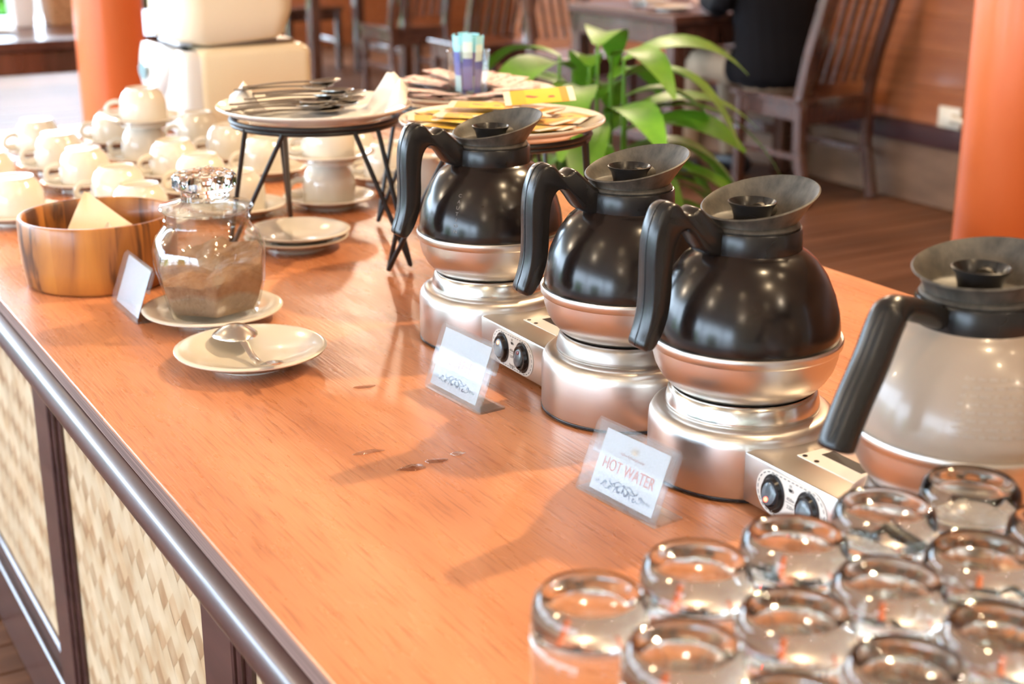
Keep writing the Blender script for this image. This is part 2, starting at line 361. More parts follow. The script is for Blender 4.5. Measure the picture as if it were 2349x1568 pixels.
# acacia staves of the bowl: colour by direction around the axis, streaks along the height
def acacia():
    m = bpy.data.materials.new('acacia_wood'); m.use_nodes = True; nt = m.node_tree; b = nt.nodes['Principled BSDF']
    b.inputs['Roughness'].default_value = .36; b.inputs['Coat Weight'].default_value = .12
    tc = nt.nodes.new('ShaderNodeTexCoord'); mp = nt.nodes.new('ShaderNodeMapping'); mp.inputs['Scale'].default_value = (17,17,3); mp.inputs['Rotation'].default_value = (.25,.18,.6)
    nt.links.new(tc.outputs['Object'], mp.inputs[0]); nz = nt.nodes.new('ShaderNodeTexNoise'); nz.inputs['Scale'].default_value = 1; nz.inputs['Detail'].default_value = 5; nz.inputs['Distortion'].default_value = .6
    oi = nt.nodes.new('ShaderNodeObjectInfo'); ml = nt.nodes.new('ShaderNodeVectorMath'); ml.operation = 'SCALE'; ml.inputs[3].default_value = 40.0
    cmb = nt.nodes.new('ShaderNodeCombineXYZ'); nt.links.new(oi.outputs['Random'], cmb.inputs[0]); nt.links.new(oi.outputs['Random'], cmb.inputs[1]); nt.links.new(cmb.outputs[0], ml.inputs[0])
    nt.links.new(ml.outputs[0], mp.inputs['Location']); nt.links.new(mp.outputs[0], nz.inputs['Vector'])
    cr = nt.nodes.new('ShaderNodeValToRGB'); el = cr.color_ramp.elements
    el[0].position = .30; el[0].color = (.040,.014,.007,1); el[1].position = .72; el[1].color = (.62,.26,.05,1)
    for p, c in ((.42,(.12,.042,.014)),(.47,(.36,.13,.030)),(.60,(.52,.20,.040))): e = el.new(p); e.color = (*c,1)
    nt.links.new(nz.outputs['Fac'], cr.inputs[0])
    hs = nt.nodes.new('ShaderNodeHueSaturation'); mr = nt.nodes.new('ShaderNodeMapRange'); mr.inputs['To Min'].default_value = .6; mr.inputs['To Max'].default_value = 1.2
    nt.links.new(oi.outputs['Random'], mr.inputs[0]); nt.links.new(mr.outputs[0], hs.inputs['Value']); nt.links.new(cr.outputs[0], hs.inputs['Color'])
    nt.links.new(hs.outputs[0], b.inputs['Base Color'])
    return m
m_acacia = acacia()

# ================================================================ the room
CT = 0.80                                  # counter top height
U0, U1, V0, V1, VW = -3.2, 11.0, -5.2, 6.6, 4.46
def struct(name, mb, mat, rz=A, **k):
    o = mb.build(name, mat, **k); o.rotation_euler = (0, 0, rz); return tag(o, kind='structure')
fl = struct('floor', MB().box(((V0+V1)/2, (U0+U1)/2, -.045), (V1-V0+.3, U1-U0+.3, .06)), m_dark, smooth=False)
pl_me = MB().box((0,0,0), (V1-V0+.2, .096, .018)).mesh('plank', bevel=.002, bseg=1); pl_me.materials.append(m_floor)
n_pl = 143
for i in range(n_pl):
    o = link('plank', pl_me, fl); o.location = ((V0+V1)/2, U0+.05+i*.1, -.009 - .0006*(i % 3))
wr = struct('wall_right', MB().box((VW+.06, (U0+7.6)/2, 1.5), (.06, 7.6-U0, 3.0)), m_dark, smooth=False)
bd = MB().box((0,0,0), (.02, 7.6-U0, .147)).mesh('board', bevel=.003, bseg=1); bd.materials.append(m_wall)
for i in range(18):
    o = link('board', bd, wr); o.location = (VW+.02, (U0+7.6)/2, .335+.074+i*.148)
bs = struct('baseboard_right', MB().box((VW+.015, (U0+7.6)/2, .291), (.05, 7.6-U0, .088)), m_wallband, bevel=.004)
sk = MB().box((0,0,0), (.03, .895, .245)).mesh('skirting_board', bevel=.003, bseg=1); sk.materials.append(m_wallbase)
for i in range(12):
    o = link('skirting_board', sk, bs); o.location = (VW+.012, U0+.45+i*.9, .1245)
struct('wall_return', MB().box(((VW+V1)/2+.1, 7.62, 1.5), (V1-VW+.1, .06, 3.0)), m_wall, smooth=False)
struct('wall_alcove', MB().box((V1+.03, (7.6+U1)/2, 1.5), (.06, U1-7.6, 3.0)), m_wall, smooth=False)
wb = struct('wall_back', MB().box(((4.25+V1)/2, U1+.06, 1.5), (V1-4.25, .06, 3.0)), m_dark, smooth=False)
bb = MB().box((0,0,0), (V1-4.25, .02, .147)).mesh('board', bevel=.003, bseg=1); bb.materials.append(m_wall)
for i in range(20):
    o = link('board', bb, wb); o.location = ((4.25+V1)/2, U1+.02, .08+i*.148)
struct('wall_front', MB().box(((V0+VW)/2, U0-.05, 1.5), (VW-V0, .06, 3.0)), M('buff_wall_paint', (.62,.50,.36), .7), smooth=False)
struct('ceiling', MB().box(((V0+V1)/2, (U0+U1)/2, 3.03), (V1-V0+.3, U1-U0+.3, .06)), m_ceil, smooth=False)
# open left side and back-left: low parapet rail on posts
rail = struct('trim_1', MB().box(((V0+4.25)/2, U1, .93), (4.25-V0, .06, .05)), m_dark, bevel=.006)
bal = MB().box((0,0,0), (.035,.035,.90)).mesh('baluster', bevel=.004, bseg=1); bal.materials.append(m_dark)
for i in range(52):
    o = link('baluster', bal, rail); o.location = (V0+.1+i*.18, U1, .455)
rail2 = struct('trim_2', MB().box((V0, (U0+U1)/2, .93), (.06, U1-U0, .05)), m_dark, bevel=.006)
for i in range(78):
    o = link('baluster', bal, rail2); o.location = (V0, U0+.1+i*.18, .455)
struct('wall_lintel_sky_limit', MB().box(((V0+4.25)/2, U1+.03, 2.85), (4.25-V0, .06, .30)), m_ceil, smooth=False)  # unseen, its drop shaped to limit the sky light
struct('wall_left_sky_limit', MB().box((V0-.03, (U0+4.2)/2, 2.55), (.06, 4.2-U0, .90)).box((V0-.03, (4.2+U1)/2, 2.90), (.06, U1-4.2, .20)), m_ceil, smooth=False)  # unseen upper wall, lowered to cut the sky light coming in
for i in range(5):
    struct('trim_3', MB().box((V0, U0+1.6+i*2.9, 1.05), (.14,.14,2.1)), m_dark, bevel=.006)
struct('wall_sky_blocker', MB().box((-3.0, 14.5, .55), (16.0, .2, 1.6)), m_blocker, smooth=False)  # unseen wall added outside to dim the sky mirrored in the floor
lawn = MB().box((-8, 8, -.25), (44, 50, .02)).build('ground', m_grass); lawn.rotation_euler = (0,0,A); tag(lawn, kind='structure')

# outdoor hedge behind the rail; left ones unseen, added to break up reflections
def leaf_cluster(n, sx, sy, sz, size, rng):
    mb = MB()
    for _ in range(n):
        p = Vector((rng.uniform(-sx, sx), rng.uniform(-sy, sy), rng.uniform(0, sz)))
        T = Matrix.Translation(p) @ Euler((rng.uniform(-1.2,1.2), rng.uniform(-1.2,1.2), rng.uniform(0,6.3))).to_matrix().to_4x4()
        s = size*rng.uniform(.6,1.2)
        mb.add([(0,-s,0),(s*.45,0,s*.1),(0,s,0),(-s*.45,0,s*.1)], [(0,1,2,3)], 0, T)
    return mb
rng = random.Random(3)
for k, (hv, hu) in enumerate(((-2.2,12.3),(-.25,12.4),(1.7,12.5),(-4.15,12.6),(-7.0,-.5),(-7.4,3.0),(-7.0,6.2),(-7.3,9.4))):
    hb = empty('hedge', P(hv, hu, -.24), A if k < 4 else A+math.pi/2, 'bright green leafy hedge outside beyond the balustrade', 'hedge', 'hedge plants outside')
    leaf_cluster(1500, .80, .4, 1.15 if k < 4 else 1.5, .13, rng).build('foliage', m_hedge, hb, smooth=False)['kind'] = 'stuff'
    MB().tube([(0,0,0),(.02,.01,.5),(0,0,1.1)], [.04,.03,.015], 8).build('stem', m_soil, hb)

# ---------------------------------------------------------------- pillars
def pillar(name, V, U, r, label):
    t = empty(name, P(V, U, 0), A, label, 'pillar')
    MB().lathe([(r,0),(r,3.0)], 48).build('shaft', m_orange, t)
    MB().lathe([(r+.02,0),(r+.02,.09),(r+.002,.10)], 48).build('base_ring', m_dark, t)
pillar('pillar', 1.225, 4.62, .107, 'orange painted round pillar standing behind the upside-down cups')
pillar('pillar', 2.285, 1.905, .115, 'orange painted round pillar beside the counter, between wall outlet and carafes')

# ---------------------------------------------------------------- wall outlet
so = empty('wall_socket', P(VW+.008, 4.09, .379), A, 'ivory wall socket with a plug and cord on the wooden wall', 'socket')
MB().box((-.006,0,0), (.014,.115,.085)).build('plate', m_out, so, bevel=.003)
MB().box((-.026,-.015,.0), (.03,.05,.04)).build('plug', m_out, so, bevel=.005)
MB().tube(spline([(-.03,-.03,-.0),(-.035,-.07,0),(-.03,-.2,-.01),(-.03,-.45,.0)], 6), .011, 8).build('cord', m_out, so)

# ================================================================ buffet counter
UA, UB = -.35, 3.10                        # counter ends
VA, VB = .312, 1.312
ctr = empty('buffet_counter', P(0,0,0), A, 'long buffet counter with orange veneer top and woven bamboo side panels', 'counter')
MB().box(((VA+VB)/2, (UA+UB)/2, CT-.002), (VB-VA, UB-UA, .004)).build('countertop', m_top, ctr, bevel=.001, bseg=1)
MB().box(((VA+VB)/2, (UA+UB)/2, CT-.013), (VB-VA-.004, UB-UA-.004, .018)).build('plywood_core', m_ply, ctr)
MB().box(((VA+VB)/2+.02, (UA+UB)/2, CT-.034), (VB-VA-.09, UB-UA-.05, .024)).build('underboard', m_dark, ctr)
# half-round nosing and stepped apron along the front
prof = [(VA+.03, CT-.023)] + [(VA+.004-.017*math.sin(t), CT-.043+.020*math.cos(t)) for t in [math.pi*k/10 for k in range(11)]] + [(VA+.03, CT-.063)]
MB().prism(prof, (0, UB-UA, 0), origin=(0,UA,0)).build('edge_moulding', m_dark, ctr, angle=50)
prof = [(VA+.010,CT-.063),(VA+.010,CT-.090),(VA+.060,CT-.090),(VA+.060,CT-.125),(VA+.085,CT-.125),(VA+.085,CT-.063)]
MB().prism(prof, (0, UB-UA, 0), origin=(0,UA,0)).build('apron', m_dark, ctr, bevel=.002, bseg=1)
VF = .397                                  # plane of the front panels
def post(Ua, Ub):
    MB().box((VF, (Ua+Ub)/2, .35), (.05, Ub-Ua, .70)).build('post', m_dark, ctr, bevel=.002, bseg=1)
    for Uc, sg in ((Ua, -1), (Ub, 1)):     # stepped panel mouldings
        MB().box((VF+.002, Uc+sg*.010, .42), (.034, .020, .56)).box((VF-.004, Uc+sg*.004, .42), (.034, .010, .56)).build('panel_moulding', m_dark, ctr, bevel=.002, bseg=1)
POSTS = [(.425,.515), (1.16,1.25), (1.898,1.985), (2.635,2.725), (3.0,3.07)]
for a, b in POSTS: post(a, b)
MB().box((VF-.001, (UA+UB)/2, .07), (.054, UB-UA-.02, .135)).build('base_rail', m_dark, ctr, bevel=.003, bseg=1)
MB().box((VF+.004, (UA+UB)/2, .152), (.042, UB-UA-.02, .036)).build('rail_moulding', m_dark, ctr, bevel=.004, bseg=1)
MB().box((VB-.05, (UA+UB)/2, .39), (.03, UB-UA-.1, .76)).build('back_panel', m_dark, ctr)
MB().box(((VF+VB)/2, UB-.045, .39), (VB-VF-.08, .03, .76)).build('end_panel', m_dark, ctr)
MB().box(((VF+VB)/2, UA+.06, .39), (VB-VF-.08, .03, .76)).build('end_panel', m_dark, ctr)
# woven bamboo: two sets of diagonal strips passing over and under
def weave(Ua, Ub, za, zb):
    pan = MB().box((VF-.003, (Ua+Ub)/2, (za+zb)/2), (.004, Ub-Ua, zb-za)).build('woven_panel', m_bam2, ctr)
    w, H, s2, W, Ht = .0300, .0003, math.sqrt(.5), Ub-Ua, zb-za
    for dirn in (0, 1):
        lo, hi = (int(-W*s2/w)-1, int(Ht*s2/w)+1) if dirn == 0 else (0, int((W+Ht)*s2/w)+1)
        l2, h2 = (0, int((W+Ht)*s2/w)+1) if dirn == 0 else (int(-W*s2/w)-1, int(Ht*s2/w)+1)
        for i in range(lo, hi):
            pts = []
            for j in range(l2, h2):
                over = (((i+j) % 3) < 2) == (dirn == 0)
                for sub in (.2, .8):
                    c, t = (i+.5)*w, (j+sub)*w
                    a, b = (c, t) if dirn == 0 else (t, c)
                    x, z = (b-a)*s2, (a+b)*s2
                    if -.006 <= x <= W+.006 and -.006 <= z <= Ht+.006: pts.append((x, z, -H if over else H))
            if len(pts) < 2: continue
            ax = Vector((0, -s2, s2)) if dirn == 0 else Vector((0, s2, s2))
            vs = []
            for x, z, y in pts:
                base = Vector((VF-.0085+y, Ua+x, za+z))
                vs += [base - ax*(w*.492), base + ax*(w*.492)]
            fs = [(2*j, 2*j+1, 2*j+3, 2*j+2) for j in range(len(pts)-1)]
            MB().add(vs, fs).build('bamboo_strip', m_bam1 if dirn == 0 else m_bam2, pan, angle=60)
for k in range(len(POSTS)-1):
    a, b = POSTS[k][1], POSTS[k+1][0]
    if b > .8 and a < 2.8: weave(a+.004, b-.004, .15, .70)

# ================================================================ crockery
def saucer_mesh(name, r, h, foot=.55, rim=.0035):
    pr = [(0,.003),(foot*r*.86,.003),(foot*r*.9,0),(foot*r,0),(foot*r,.004),(r*.72,h*.40),(r*.93,h*.86),(r,h-.0015),(r+.0006,h),(r-.001,h+.0008),(r*.93,h*.93+.0022),(r*.72,h*.48+.0035),(foot*r,.0085),(foot*r*.8,.0068),(0,.0066)]
    m = MB().lathe(pr, 64).mesh(name, angle=60); return m
sau_me = saucer_mesh('saucer', .0735, .0185); sau_me.materials.append(m_porc)
def saucer(loc, label, group=None, me=sau_me):
    o = link('saucer', me); o.location = loc; return tag(o, label, 'saucer', group)
cup_body = MB().lathe([(.0385,0),(.0415,0),(.0425,.002),(.0425,.030),(.0405,.041),(.0345,.053),(.0285,.0585),(.0285,.062),(.0255,.062),(.0250,.0598),(0,.0595)], 56).lathe([(.0385,0),(.0395,.030),(.037,.041),(.031,.052),(0,.056)], 40).mesh('body', angle=50)
cup_body.materials.append(m_porc)
hp = spline([(.0405,0,.0125),(.054,0,.0118),(.0630,0,.0165),(.0650,0,.0240),(.0600,0,.0325),(.0500,0,.0365),(.0395,0,.036)], 5)
cup_hand = MB().tube(hp, .0046, 10, flat=.72).mesh('handle'); cup_hand.materials.append(m_porc)
def cup(loc, rz, label, group):
    t = empty('coffee_cup', loc, rz, label, 'cup', group)
    link('body', cup_body, t); link('handle', cup_hand, t); return t
HD = A + math.pi + R(-8)                  # handles point to the front edge
GC = 'cups waiting upside down on the counter'; GS = 'saucers under the upside-down cups'
LC = 'white coffee cup turned upside down on a saucer set on the counter'
LS = 'white saucer on the counter under an upside-down cup'
CUPS = [(.582,2.769),(.580,2.596),(.582,2.419),(.584,2.238),(.578,2.080),(.429,2.228),(.432,2.467),(.738,2.592),(.737,2.800),(.735,2.421),(.872,2.700),(.874,2.530),(.728,2.262),(.735,2.104),(.885,2.372),(.884,2.086),(1.035,2.060),(1.055,2.365),(1.045,2.212),(1.040,2.520)]
ORD = ['first','second','third','fourth','fifth','sixth']
def row_of(V): return 0 if V < .5 else 1 if V < .66 else 2 if V < .81 else 3 if V < .95 else 4
def cup_rank(i):
    r = row_of(CUPS[i][0]); us = sorted(U for V, U in CUPS if row_of(V) == r)
    return '%s row from the woven front, %s from the bowl end' % (ORD[r], ORD[us.index(CUPS[i][1])])
rng = random.Random(11)
stack = {7, 15}
for i, (V, U) in enumerate(CUPS):
    b = P(V+rng.uniform(-.003,.003), U+rng.uniform(-.003,.003), CT)
    rz = HD + rng.uniform(-.35,.35)
    if i in stack:
        nm = 'drink dispenser' if i == 7 else 'cutlery plate'
        saucer(b, 'white saucer at the bottom of the two-cup stack by the %s' % nm)
        cup(b+Vector((0,0,.0086)), rz, 'lower upside-down white cup in the two-cup stack by the %s' % nm, None)
        t = b+Vector((.001,.001,.0086+.0615))
        saucer(t, 'white saucer between the two cups stacked by the %s' % nm)
        cup(t+Vector((0,0,.0086)), rz+.12, 'upper upside-down white cup in the two-cup stack by the %s' % nm, None)
    else:
        saucer(b, 'white saucer under cup, '+cup_rank(i), GS); cup(b+Vector((0,0,.0086)), rz, 'upside-down white cup, '+cup_rank(i), GC)
# two empty saucers behind the jar
p = at(681, 552, CT+.01); p.z = CT
saucer(p, 'lower of two empty white saucers stacked behind the glass jar')
saucer(p+Vector((.003,-.002,.0095)), 'upper of two empty white saucers stacked behind the glass jar')
# saucer carrying the jar, and plate with spoon
JAR = at(488, 702, CT+.016); JAR.z = CT
saucer(JAR, 'cream white saucer under the glass jar of cocoa', me=(lambda m: (m.materials.append(m_porc), m)[1])(saucer_mesh('saucer', .0825, .0165, .5)))
SPP = at(575, 797, CT+.018); SPP.z = CT
pl = link('plate', (lambda m: (m.materials.append(m_porc), m)[1])(saucer_mesh('plate', .0815, .0195, .5))); pl.location = SPP
tag(pl, 'cream white side plate holding one serving spoon', 'plate')

# spoons
def spoon_mesh(L=.135, bl=.046, bw=.031, dep=.008, hw=.0032, tip=.0055, arch=.006, inv=False):
    """bowl centred at origin, handle towards +x"""
    mb = MB(); n, k = 9, 16
    rings = []
    for layer in (0, 1):
        for i in range(n):
            f = i/(n-1)
            row = []
            for j in range(k):
                t = 2*math.pi*j/k
                ex = bl/2*math.cos(t)*f*(1-.0*math.cos(t)); ey = bw/2*math.sin(t)*f*(1-.18*math.cos(t))
                z = -dep*(1-f*f) - (.0011 if layer else 0)
                row.append(Vector((ex, ey, z)))
            rings.append(row)
    top = rings[:n]; bot = rings[n:]
    vs = [p for r in top for p in r] + [p for r in bot for p in r]; fs = []
    for layer in (0, 1):
        o = layer*n*k
        for i in range(n-1):
            for j in range(k):
                q = (o+i*k+j, o+i*k+(j+1) % k, o+(i+1)*k+(j+1) % k, o+(i+1)*k+j)
                fs.append(q)
    for j in range(k): fs.append(((n-1)*k+j, (n-1)*k+(j+1) % k, n*k+(n-1)*k+(j+1) % k, n*k+(n-1)*k+j))
    mb.add(vs, fs)
    hl = L-bl; pts = []; wd = []
    for i in range(13):
        f = i/12; x = bl/2-.004 + (hl+.004)*f
        z = arch*math.sin(math.pi*min(1, f*1.15)) - .0005
        pts.append((x, z)); wd.append(hw*(1-.35*math.sin(math.pi*min(1,f*1.6)))*(1-f) + tip*f**1.5*(1 if f < .96 else .75) + .0008)
    rings = []
    for (x, z), wv in zip(pts, wd):
        th = .0011
        rings.append([Vector((x, -wv, z)), Vector((x, -wv*.5, z+th)), Vector((x, wv*.5, z+th)), Vector((x, wv, z)), Vector((x, wv*.5, z-th)), Vector((x, -wv*.5, z-th))])
    mb.rings(rings)
    return mb.mesh('teaspoon', angle=50)
big = spoon_mesh(.165, .058, .050, .0125, .0042, .0085, .013); big.materials.append(m_spoon)
sp = link('serving_spoon', big); tag(sp, 'steel serving spoon turned face down across the side plate', 'spoon')
b0 = at(541, 764, CT+.024); b1 = at(640, 836, CT+.030)
d = (b1-b0); ang = math.atan2(d.y, d.x)
sp.rotation_euler = Euler((math.pi, R(-3), ang), 'XYZ'); sp.location = (b0.x, b0.y, CT+.0215)

# ---------------------------------------------------------------- jar of cocoa
jar = empty('glass_jar', JAR+Vector((0,0,.0090)), R(17), 'faceted clear glass jar half full of brown cocoa powder', 'jar')
def hexr(t, z):
    k = max(0.0, min(1.0, (.085-z)/.05)); s = math.pi/3; tt = ((t+s/2) % s)-s/2
    poly = math.cos(s/2)/math.cos(tt); poly = poly*1.045
    return 1+(poly-1)*(.15+.85*k)*(1 if z < .105 else 0)
o_pr = [(0,.0),(.048,.0),(.0535,.003),(.060,.022),(.0665,.045),(.0685,.065),(.0670,.082),(.0610,.096),(.0530,.1045),(.0490,.109),(.0490,.113),(.0505,.115),(.0490,.117),(.0490,.122),(.0505,.124)]
i_pr = [(.0470,.124),(.0455,.113),(.0460,.108),(.0500,.102),(.0580,.094),(.0640,.081),(.0655,.065),(.0635,.045),(.0570,.022),(.0505,.008),(0,.007)]
MB().lathe(o_pr+i_pr, 72, rfun=hexr).build('jar_body', m_thin, jar, angle=28)
def pow_r(t, z): return hexr(t, z)
mb = MB(); prof = [(.0498,.0078),(.0565,.022),(.0628,.045)]; seg = 72; rings = []
for r, z in prof: rings.append([Vector((r*hexr(2*math.pi*k/seg, z)*math.cos(2*math.pi*k/seg), r*hexr(2*math.pi*k/seg, z)*math.sin(2*math.pi*k/seg), z)) for k in range(seg)])
for f in (1.0, .93, .8, .6, .4, .2, .05):
    row = []
    for k in range(seg):
        t = 2*math.pi*k/seg; x, y = f*math.cos(t), f*math.sin(t)
        zz = .060 + .013*x + .010*y + .011*noise.noise(Vector((x*2.2, y*2.2, 3))) + .004*noise.noise(Vector((x*7, y*7, 9)))
        rr = (.0640)*f*hexr(t, zz if f > .9 else .08)*(.985 if f > .99 else 1)
        row.append(Vector((rr*math.cos(t), rr*math.sin(t), zz)))
    rings.append(row)
mb.rings(rings).build('cocoa_powder', m_powder, jar, angle=80)
lid = empty('lid', (0,0,0)); lid.parent = jar
lid_pr = [(0,.1235),(.045,.1235),(.0455,.1262),(.0530,.1262),(.0545,.1285),(.0530,.131),(.044,.1330),(.034,.1350),(.0290,.138),(0,.138)]
knob_pr = [(0,.138),(.0285,.138),(.0275,.144),(.029,.1485),(.0345,.1505),(.0365,.1535),(.0360,.165),(.0335,.1685),(0,.1690)]
bpy.data.objects.remove(lid)
def knob(t, z): return 1+.025*math.cos(8*t) if .148 < z < .168 else 1
ld = MB().lathe(lid_pr, 64).build('lid', m_thin, jar, angle=30)
MB().lathe(knob_pr, 64, rfun=knob).build('knob', m_glass, ld, angle=30)
mb = MB()
for k in range(14):
    t = k*2.4; r = .030*math.sqrt((k+.5)/14)
    mb.lathe([(.0058,0),(.004,.0022),(0,.003)], 6, 0, Matrix.Translation((r*math.cos(t), r*math.sin(t), .1687)))
mb.build('cut_star', m_glass, ld, smooth=False)

# ---------------------------------------------------------------- wooden bowl of napkins
BO = at(222, 488, CT+.088); BO.z = CT
bowl = empty('wooden_bowl', BO, A, 'round acacia wood bowl with striped staves holding paper napkins', 'bowl')
nst = 11; ra, rb, hh = .096, .100, .089
cuts = sorted([2*math.pi*(k+rng.uniform(-.3,.3))/nst for k in range(nst)])
for k in range(nst):
    t0, t1 = cuts[k], cuts[(k+1) % nst] + (2*math.pi if k == nst-1 else 0)
    n = 8; mb = MB(); vs = []; fs = []
    pr = [(.0905,.0),(.0955,.005),(.0988,.03),(.1000,.06),(.1000,.085),(.0985,.0885),(.0955,.0890),(.0930,.0870),(.0915,.06),(.0885,.03),(.084,.012),(.080,.008),(.07,.0)]
    for q in range(n+1):
        t = t0+(t1-t0)*q/n
        for r, z in pr: vs.append((r*math.cos(t), r*math.sin(t), z))
    m = len(pr)
    for q in range(n):
        for i in range(m):
            j = (i+1) % m
            fs.append((q*m+i, q*m+j, (q+1)*m+j, (q+1)*m+i))
    fs += [tuple(range(m)), tuple(range(n*m, n*m+m))]
    mb.add(vs, fs).build('stave', m_acacia, bowl, angle=50)
MB().lathe([(0,.002),(.082,.002),(.082,.009),(0,.009)], 48).build('bowl_base', m_acacia, bowl)
def napkin(name, loc, rot, sx, sy, mat, label, cat='napkin', group=None, fold=.006, kind=0):
    mb = MB(); n = 8; vs = []
    for lay in (0, 1):
        for i in range(n+1):
            for j in range(n+1):
                x, y = i/n, j/n
                if kind == 0: px, py = (x-.5)*sx*(1-y*.98), (y)*sy     # folded to a point
                else: px, py = (x-.5)*sx, (y-.5)*sy
                z = .004*math.sin(x*3+y*2)+.003*noise.noise(Vector((x*3, y*3, lay+loc[0]*9))) + lay*fold*(1-y*.6)
                vs.append((px, py, z))
    fs = []; N = (n+1)**2
    for lay in (0, 1):
        for i in range(n):
            for j in range(n): fs.append((lay*N+i*(n+1)+j, lay*N+(i+1)*(n+1)+j, lay*N+(i+1)*(n+1)+j+1, lay*N+i*(n+1)+j+1))
    edge = [i*(n+1) for i in range(n+1)] + [n*(n+1)+j for j in range(1, n+1)] + [i*(n+1)+n for i in range(n-1, -1, -1)] + [j for j in range(n-1, 0, -1)]
    for a, b in zip(edge, edge[1:]+edge[:1]): fs.append((a, b, N+b, N+a))
    o = mb.add(vs, fs).build(name, mat, angle=60); o.location = loc; o.rotation_euler = rot
    return tag(o, label, cat, group)
tn = at(195, 522, CT+.045)
napkin('paper_napkin', (BO.x+.006, BO.y-.004, CT+.031), (R(58), R(-12), R(16)), .138, .092, m_napk, 'embossed tan paper napkin standing pointed up in the wooden bowl')
napkin('paper_napkin', (BO.x-.034, BO.y-.042, CT+.028), (R(38), R(4), R(14)), .075, .050, m_napk, 'small tan napkin corner leaning low at the side of the wooden bowl')
napkin('paper_napkin', (BO.x+.024, BO.y-.046, CT+.028), (R(60), R(0), R(8)), .075, .058, m_napw, 'pale grey napkin tip in front of the pointed napkin in the bowl')
MB().lathe([(0,.0),(.070,0),(.076,.012),(0,.013)], 32).build('napkin_pile', m_napk).location = (BO.x, BO.y, CT+.0092)
tag(bpy.data.objects['napkin_pile'], 'flat pile of tan napkins at the bottom of the wooden bowl', 'napkins')

# ---------------------------------------------------------------- acrylic sign holders
def ribbon(pts, wd):
    vs, fs = [], []
    pts = [Vector((p[0], p[1])) for p in pts]
    for i, p in enumerate(pts):
        t = (pts[min(i+1, len(pts)-1)]-pts[max(i-1, 0)]); t = t.normalized() if t.length > 0 else Vector((1,0)); n = Vector((-t.y, t.x))
        w = wd[i] if isinstance(wd, list) else wd
        vs += [p+n*w, p-n*w]
    for i in range(len(pts)-1): fs.append((2*i, 2*i+1, 2*i+3, 2*i+2))
    return vs, fs
def scroll(W):
    """symmetrical scrollwork border, centred, about W wide; 2-D"""
    out = []
    def curl(cx, cy, r, a0, turns, sgn, w0):
        n = 26; pts, wd = [], []
        for i in range(n+1):
            f = i/n; a = a0+sgn*turns*2*math.pi*f; rr = r*(1-.80*f)
            pts.append((cx+rr*math.cos(a), cy+rr*math.sin(a))); wd.append(w0*(.35+1.3*math.sin(math.pi*min(1, f*1.05))))
        out.append(ribbon(pts, wd))
    def arc(p, w0):
        q = spline([(x, y, 0) for x, y in p], 8); out.append(ribbon([(a.x, a.y) for a in q], [w0*(.4+1.1*math.sin(math.pi*i/(len(q)-1))) for i in range(len(q))]))
    k = W/100.0
    for s in (-1, 1):
        curl(s*5.5*k, -1*k, 4.8*k, math.pi/2, .85, -s, .9*k)
        arc([(s*1.5*k, 5*k), (s*10*k, 7.5*k), (s*20*k, 2.5*k), (s*25*k, 4.5*k), (s*24*k, 8*k)], .42*k)
        arc([(s*3*k, 5*k), (s*9*k, 2.5*k), (s*13*k, -2*k), (s*14.5*k, -6.5*k)], .5*k)
        arc([(s*9*k, 3*k), (s*15*k, .5*k), (s*22*k, 2*k), (s*25*k, 7*k)], .35*k)
        curl(s*15*k, 3.6*k, 1.6*k, 0, .8, s, .4*k)
        curl(s*21.5*k, -3.2*k, 3.0*k, 0, .95, -s, .65*k)
        arc([(s*24*k, -2*k), (s*27*k, -5*k), (s*31*k, -4*k)], .35*k)
        curl(s*31*k, 0, 4.0*k, -math.pi/2, .95, s, .65*k)
        curl(s*37.5*k, -1.6*k, 2.3*k, math.pi, .9, -s, .4*k)
        curl(s*42.5*k, -.8*k, 1.9*k, -math.pi/2, .85, s, .35*k); curl(s*46.5*k, -1.2*k, 1.7*k, math.pi/2, .85, -s, .3*k)
    curl(0, 5.4*k, 2.0*k, -math.pi/2, .98, 1, .6*k)
    arc([(0, 3*k), (.8*k, 0), (0, -3*k)], 1.2*k)
    return out
